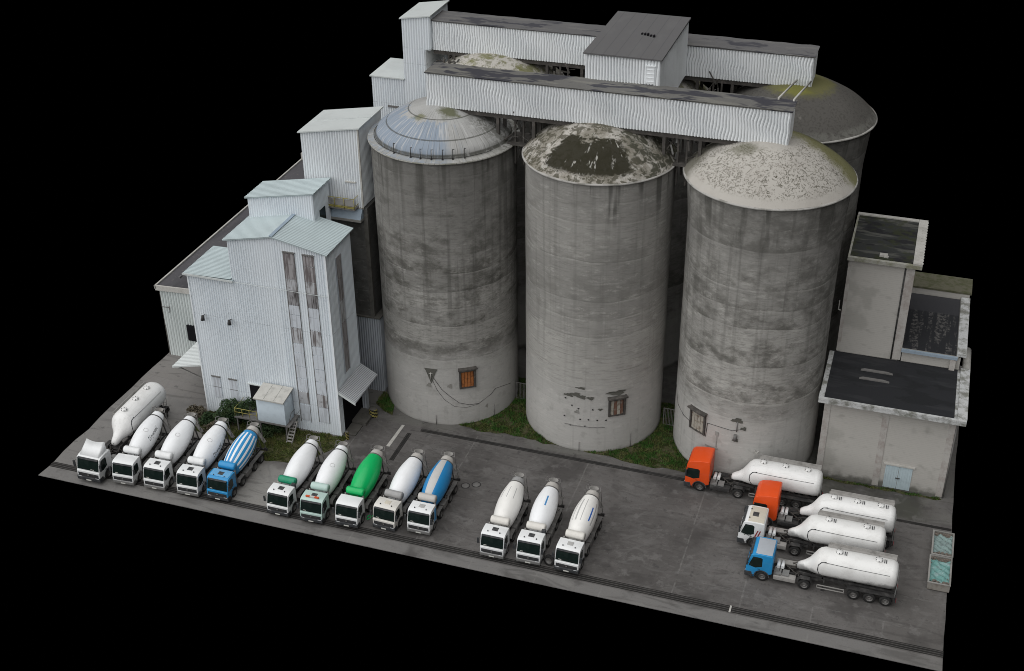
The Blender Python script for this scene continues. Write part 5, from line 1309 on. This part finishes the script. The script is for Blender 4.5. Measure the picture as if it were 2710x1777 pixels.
mixer('white mixer parked directly left of the blue striped mixer', 15.5, .98, rz(2.6), P_white, 'white', P_white, bumper=P_greytank, text=('Dlrywoood', 80, 2.6, .62))
mixer('blue mixer with blue and white striped drum', 18.5, 1.22, rz(.3), P_blue, 'stripes', P_blue, roof=P_blue2, neck=P_beige)
mixer('white mixer with a green water tank behind its cab', 24.8, .92, rz(-.6), P_white, 'white', P_teal, neck=P_drum, text='none')
mixer('pale mint mixer with orange light bar on its cab roof', 28.15, .92, rz(1.6), P_mint, 'white', P_mint, lightbar=True)
mixer('white mixer with a plain bright green drum and tank', 31.45, 1.32, rz(.8), P_white, 'green', P_green, None, neck=P_beige, text='none')
mixer('cream cab mixer with pale roof hatch right of the green drum mixer', 34.8, 1.95, rz(-2.6), P_cream, 'white', P_greytank, hatch=P_creamroof, neck=P_beige, text='none')
mixer('white mixer with a blue drum with one wide light grey stripe', 37.95, 2.4, rz(0), P_white, 'band', P_beige, hatch=P_stripeg, sidepanel=P_blue, neck=P_beige, bumper=P_greytank)
mixer('white mixer with three thin grey dashes on its drum', 45.2, 1.35, rz(0), P_white, 'dashes', P_cream, chute=.75, neck=P_greytank, bumper=P_greytank)
mixer('white mixer with one short azure bar on its drum', 48.45, 1.55, rz(.6), P_white, 'bluebar', P_cream, neck=P_beige, bumper=P_greytank)
mixer('rightmost white mixer with grey stripes and a blue bar on its drum', 51.9, 1.5, rz(-1.8), P_white, 'multi', P_cream, hatch=P_stripeg, chute=.75, neck=P_beige)

def tanker(label, x, y, rzz, body, h=2.78, tall=0, roof=None, hatch=None, spoiler=False, decals=False, dual_hatch=3, walkway=True, sideskirt=True, cyl=True, dirty=False):
    e = thing('tanker_truck', label, 'tanker truck', (x, y, 0), rzz, 'powder tanker trucks')
    cab(e, body, L=2.2 if not tall else 2.25, h=h, tall=tall, roof=roof, hatch=hatch, spoiler=spoiler, decals=decals, visor=not tall, dirtyglass=None)
    frame(e, .6, 6.0, .9)
    wheels(e, (1.42,), 1.06); wheels(e, (4.95,), 1.06, (4.95,)); wheels(e, (9.0, 10.3, 11.6), 1.05)
    fender(e, 4.45, 5.45, M_chas, 1.13)
    for s in (-1, 1):
        a, b = sorted((s * .62, s * 1.2)); mb = MB(); mb.box(a, b, 2.35, 4.2, .45, .88); mb.build('fuel_tank', M_chas if not dirty else M_mixend, e, .05)
    mb = MB(); mb.box(.15, 1.1, 2.35, 2.95, .9, 1.05); mb.box(.3, 1.05, 3.05, 3.6, .9, 1.02); mb.build('catwalk', M_steell, e)
    for k in range(2):
        mb = MB(); mb.tube((-.45 + .0, 2.62 + .36 * k, 1.2), (.35, 2.62 + .36 * k, 1.2), .15, 10); mb.build('air_cylinder', P_white, e)
    mb = MB(); rr = random.Random(2)
    for k in range(12): 
        p = Vector((rr.uniform(-.7, .7), rr.uniform(2.6, 4.2), rr.uniform(.9, 1.2))); mb.path([p, p + Vector((rr.uniform(-.3, .3), rr.uniform(-.3, .4), rr.uniform(.0, .3))), p + Vector((rr.uniform(-.4, .4), rr.uniform(.1, .7), rr.uniform(-.1, .15)))], .035, 5)
    mb.build('hoses', M_steel, e)
    mb = MB(); mb.lathe([(0, .10), (.5, .10), (.55, .04), (.55, 0), (0, 0)], 16, Matrix.Translation((0, 4.9, .95))); mb.build('fifth_wheel', M_chas, e)
    # trailer frame
    mb = MB()
    for s in (-1, 1): mb.box(s * .5 - .06, s * .5 + .06, 6.3, 12.2, .95, 1.2); mb.beam((s * .5, 4.4, 1.2), (s * .5, 6.4, 1.1), .12, .2)
    for k in range(8): mb.box(-.45, .45, 6.4 + .8 * k, 6.5 + .8 * k, 1.0, 1.15)
    mb.build('trailer_frame', M_chas, e)
    for s in (-1, 1):
        a, b = sorted((s * .8, s * 1.24)); mb = MB(); mb.box(a, b, 8.4, 12.25, 1.08, 1.14); mb.box(a, b, 12.2, 12.25, .5, 1.1); mb.build('mudguard', M_chas, e)
    for yy in (6.5,):
        for s in (-1, 1):
            mb = MB(); mb.beam((s * .75, yy, .05), (s * .75, yy, 1.1), .12, .12); mb.box(s * .75 - .15, s * .75 + .15, yy - .15, yy + .15, 0, .06); mb.build('landing_leg', M_chas, e)
    mb = MB(); 
    for s in (-1, 1):
        for zz in (.55, .85): mb.beam((s * 1.2, 6.0, zz), (s * 1.2, 8.2, zz), .04, .08)
        mb.beam((s * 1.2, 6.0, .5), (s * 1.2, 6.0, .9), .04, .06); mb.beam((s * 1.2, 8.2, .5), (s * 1.2, 8.2, .9), .04, .06)
    mb.build('side_guard', M_mixend, e)
    mb = MB(); mb.box(-1.2, 1.2, 12.3, 12.4, .55, .8); mb.box(-1.15, 1.15, 12.2, 12.3, .8, .95); mb.build('rear_bumper', M_chas, e)
    for s in (-1, 1): mb = MB(); mb.box(s * .95 - .2, s * .95 + .2, 12.4, 12.44, .6, .74); mb.build('tail_lamp', M_red, e)
    # tank
    K = 1.0 if not spoiler else 1.05; dy = 0.0 if not spoiler else 0.25
    st = [(4.12, 1.55, .05, .05), (4.16, 1.56, .26, .26), (4.4, 1.62, .36, .36), (4.75, 1.74, .42, .44), (5.1, 1.92, .54, .58), (5.4, 2.14, .76, .80), (5.65, 2.34, .97, .98), (5.9, 2.46, 1.10, 1.10), (6.25, 2.52, 1.17, 1.17), (8.5, 2.53, 1.19, 1.19), (11.0, 2.53, 1.19, 1.19), (11.75, 2.53, 1.18, 1.18), (12.05, 2.51, 1.10, 1.1), (12.2, 2.48, .92, .92), (12.27, 2.48, .5, .5), (12.29, 2.48, .02, .02)]
    st = [(a_ + dy, b_ * K, c_ * K, d_ * K) for a_, b_, c_, d_ in st]
    n = 36; vs = []
    for yy, zc, rx_, rz_2 in st:
        for i in range(n):
            a = 2 * PI * i / n; c_, s_ = math.cos(a), math.sin(a)
            vs.append((rx_ * math.copysign(abs(c_) ** .9, c_), yy, zc + rz_2 * math.copysign(abs(s_) ** .9, s_)))
    mb = MB(); mb.add(vs, [(k * n + i, (k + 1) * n + i, (k + 1) * n + (i + 1) % n, k * n + (i + 1) % n) for k in range(len(st) - 1) for i in range(n)], 0, True)
    tk = mb.build('tank', P_tankd if dirty else P_tank, e)
    for yy in ((6.9, 8.9, 10.9) if dual_hatch == 3 else (7.4, 10.6)):
        mb = MB(); mb.lathe([(.27, 0), (.27, .10), (.30, .10), (.30, .13), (.20, .18), (.0, .2)], 18, Matrix.Translation((0.0, yy, 3.68 * K))); 
        for k in range(6): a = k * PI / 3; mb.box(.27 * math.cos(a) - .03, .27 * math.cos(a) + .03, yy + .27 * math.sin(a) - .03, yy + .27 * math.sin(a) + .03, 3.76 * K, 3.86 * K, 1)
        mb.build('tank_hatch', [P_tank, M_plastic], tk)
        if dual_hatch != 3 or hatch is not None or tall == 2:
            mb = MB(); mb.box(-.22, .22, yy + .42, yy + .48, 3.68, 3.76); mb.box(-.22, .22, yy + .56, yy + .62, 3.68, 3.76); mb.build('tank_strap', M_plastic, tk)
    mb = MB(); mb.box(-.98, -.5, 6.4, 12.0, 3.54, 3.58); mb.hexa([(-.95, 6.4, 3.3), (-.92, 6.4, 3.3), (-.92, 12.0, 3.3), (-.95, 12.0, 3.3), (-1.0, 6.5, 3.78), (-.97, 6.5, 3.78), (-.97, 12.0, 3.78), (-1.0, 12.0, 3.78)]); mb.tube((-.98, 6.5, 3.8), (-.98, 12.0, 3.8), .03, 5)
    mb.build('walkway', M_mixend, tk)
    for s in (1,):
        mb = MB(); mb.path([(s * 1.04 * K, 6.3, 3.20 * K), (s * 1.06 * K, 8.5, 3.16 * K), (s * 1.06 * K, 11.6, 3.16 * K)], .018, 5)
        arc = [(a_ + dy, b_ * K) for a_, b_ in [(6.5, 3.22), (6.1, 3.12), (5.88, 2.85), (5.86, 2.35), (6.05, 1.85), (6.6, 1.5), (7.4, 1.36)]]
        pp = []
        for yy, zz in arc:
            for (a, b) in zip(st[:-1], st[1:]):
                if a[0] <= yy <= b[0]:
                    f_ = (yy - a[0]) / (b[0] - a[0]); zc = a[1] + (b[1] - a[1]) * f_; rx_ = a[2] + (b[2] - a[2]) * f_; rz3 = a[3] + (b[3] - a[3]) * f_
            k_ = max(-.98, min(.98, (zz - zc) / rz3)); pp.append((s * (rx_ * math.sqrt(1 - abs(k_) ** 2.2) + .03), yy, zz))
        mb.path(pp, .035, 6); mb.build('side_hose', M_plastic, tk)
    mb = MB(); mb.path([(1.0, 12.25, .9), (1.05, 12.3, 2.0), (.6, 12.3, 3.3)], .025, 5); mb.path([(.65, 12.25, .9), (.7, 12.3, 2.0), (.3, 12.3, 3.4)], .025, 5)
    for k in range(8): q = k / 8; mb.tube((1.0 - .25 * q, 12.3, 1.0 + 2.1 * q), (.66 - .22 * q, 12.3, 1.0 + 2.1 * q), .018, 5)
    mb.build('ladder', M_steell, e)
    return e
tanker('white tanker with tall roof spoiler at the far left corner', 5.55, .35, rz(0), P_white, spoiler=True)
NR = rz(-90)
tanker('tall orange cab tanker in front of the right silo', 59.05, 17.85, NR, P_orange, h=3.4, tall=1)
tanker('orange cab tanker squeezed between its orange twin and the white cab tanker', 65.75, 14.6, NR, P_orange, h=3.4, tall=2, hatch=None)
tanker('white tanker with cream cab roof and red door stripes', 65.15, 11.35, NR, P_white, roof=P_creamroof, hatch=M_plastic, decals=True, dual_hatch=2, dirty=True)
tanker('blue cab tanker with grey roof nearest the front rail', 66.5, 7.3, NR, P_blue, roof=P_greyroof, dual_hatch=2, dirty=True)

# ------------------------------------------------------------ small things
def container(label, x0, x1, y0, y1, h, fmat, flabel, seed):
    e = thing('waste_container', label, 'container', ((x0 + x1) / 2, (y0 + y1) / 2, 0), 0, 'open steel containers at the right edge')
    a, b = (x1 - x0) / 2, (y1 - y0) / 2
    mb = MB(); t = .07
    mb.box(-a, a, -b, b, 0.1, .18); mb.box(-a, -a + t, -b, b, .18, h); mb.box(a - t, a, -b, b, .18, h); mb.box(-a + t, a - t, -b, -b + t, .18, h); mb.box(-a + t, a - t, b - t, b, .18, h)
    mb.build('container_body', M_skip, e)
    mb = MB(); mb.box(-a - .04, -a + .1, -b - .04, b + .04, h, h + .06); mb.box(a - .1, a + .04, -b - .04, b + .04, h, h + .06); mb.box(-a + .1, a - .1, -b - .04, -b + .1, h, h + .06); mb.box(-a + .1, a - .1, b - .1, b + .04, h, h + .06)
    mb.build('container_rim', M_conc, e)
    rnd = random.Random(seed); n, k = 14, 22; vs = []
    for j in range(k + 1):
        for i in range(n + 1):
            vs.append((-a + t + .02 + (2 * a - 2 * t - .04) * i / n, -b + t + .3 + (2 * b - 2 * t - .5) * j / k, h - .16 + .10 * math.sin(i * .8 + j * .5 + seed) * math.sin(j * .7 + seed) + rnd.uniform(-.035, .035)))
    mb = MB(); mb.add(vs, [(j * (n + 1) + i, j * (n + 1) + i + 1, (j + 1) * (n + 1) + i + 1, (j + 1) * (n + 1) + i) for j in range(k) for i in range(n)], 0, False)
    o = mb.build('plastic_film', fmat); o.location = e.location; tag(o, flabel, 'plastic film', 'plastic film in the containers')
    md = o.modifiers.new('s', 'SOLIDIFY'); md.thickness = .02
    mb = MB()
    for q in range(60):
        px, py = rnd.uniform(-a + .15, a - .15), rnd.choice((rnd.uniform(-b + .1, -b + .5), rnd.uniform(b - .4, b - .12))); s_ = rnd.uniform(.04, .12); z_ = h - .2 + rnd.uniform(-.05, .1)
        mb.box(px - s_, px + s_, py - s_, py + s_, z_ - s_, z_ + s_)
    mb.box(-a + t, a - t, -b + t, b - t, .18, h - .25)
    o = mb.build('rubble_fill', M_rubble); o.location = e.location; tag(o, 'brown rubble filling %s' % ('the nearer container' if seed == 1 else 'the farther container'), 'rubble', kind='stuff')
container('nearer open container at the right edge with turquoise film inside', 81.3, 83.1, 9.3, 12.95, .8, M_turq, 'crumpled turquoise plastic film in the nearer container', 1)
container('farther open container at the right edge with pale aqua film inside', 81.4, 83.15, 13.1, 16.4, .8, M_turq2, 'crumpled pale aqua plastic film in the farther container', 2)

def bollard(label, x, y, r, h):
    e = thing('striped_bollard', label, 'bollard', (x, y, 0), 0, 'yellow and black striped bollards')
    N = 24; zs = [h * i / 10 for i in range(11)]
    mb = MB(); mb.lathe([(r, z) for z in zs], N, fm=lambda u, k: 0 if int(u * 6 + k * .5) % 2 else 1); mb.build('post', [M_yel, M_black], e)
    mb = MB(); mb.lathe([(r, h), (r * .9, h + .04), (.001, h + .06)], N); mb.build('cap', M_concd, e)
bollard('thick striped bollard below the canopy between mill tower and left silo', 26.6, 18.8, .42, .95)
bollard('slim striped bollard at the front corner of the mill tower', 25.75, 14.3, .16, .9)

w = inst('loose_wheel', TYRE, None, (50.15, 2.6, .51), (0, .12, R(80)))
tag(w, 'loose truck wheel standing between the two rightmost mixers', 'wheel'); inst('rim', RIM, w)
mb = MB(); rr = random.Random(1); p = Vector((32.75, 3.9, .04)); pts = []
for i in range(16): pts.append(p + Vector((.22 * math.cos(i * .8) * (1 - i * .03), -.03 * i + .25 * math.sin(i * .8), .0 + .01 * i)))
mb.path(pts, .03, 6); tag(mb.build('green_hose', P_green), 'small coil of bright green hose on the ground right of the green drum mixer', 'hose')
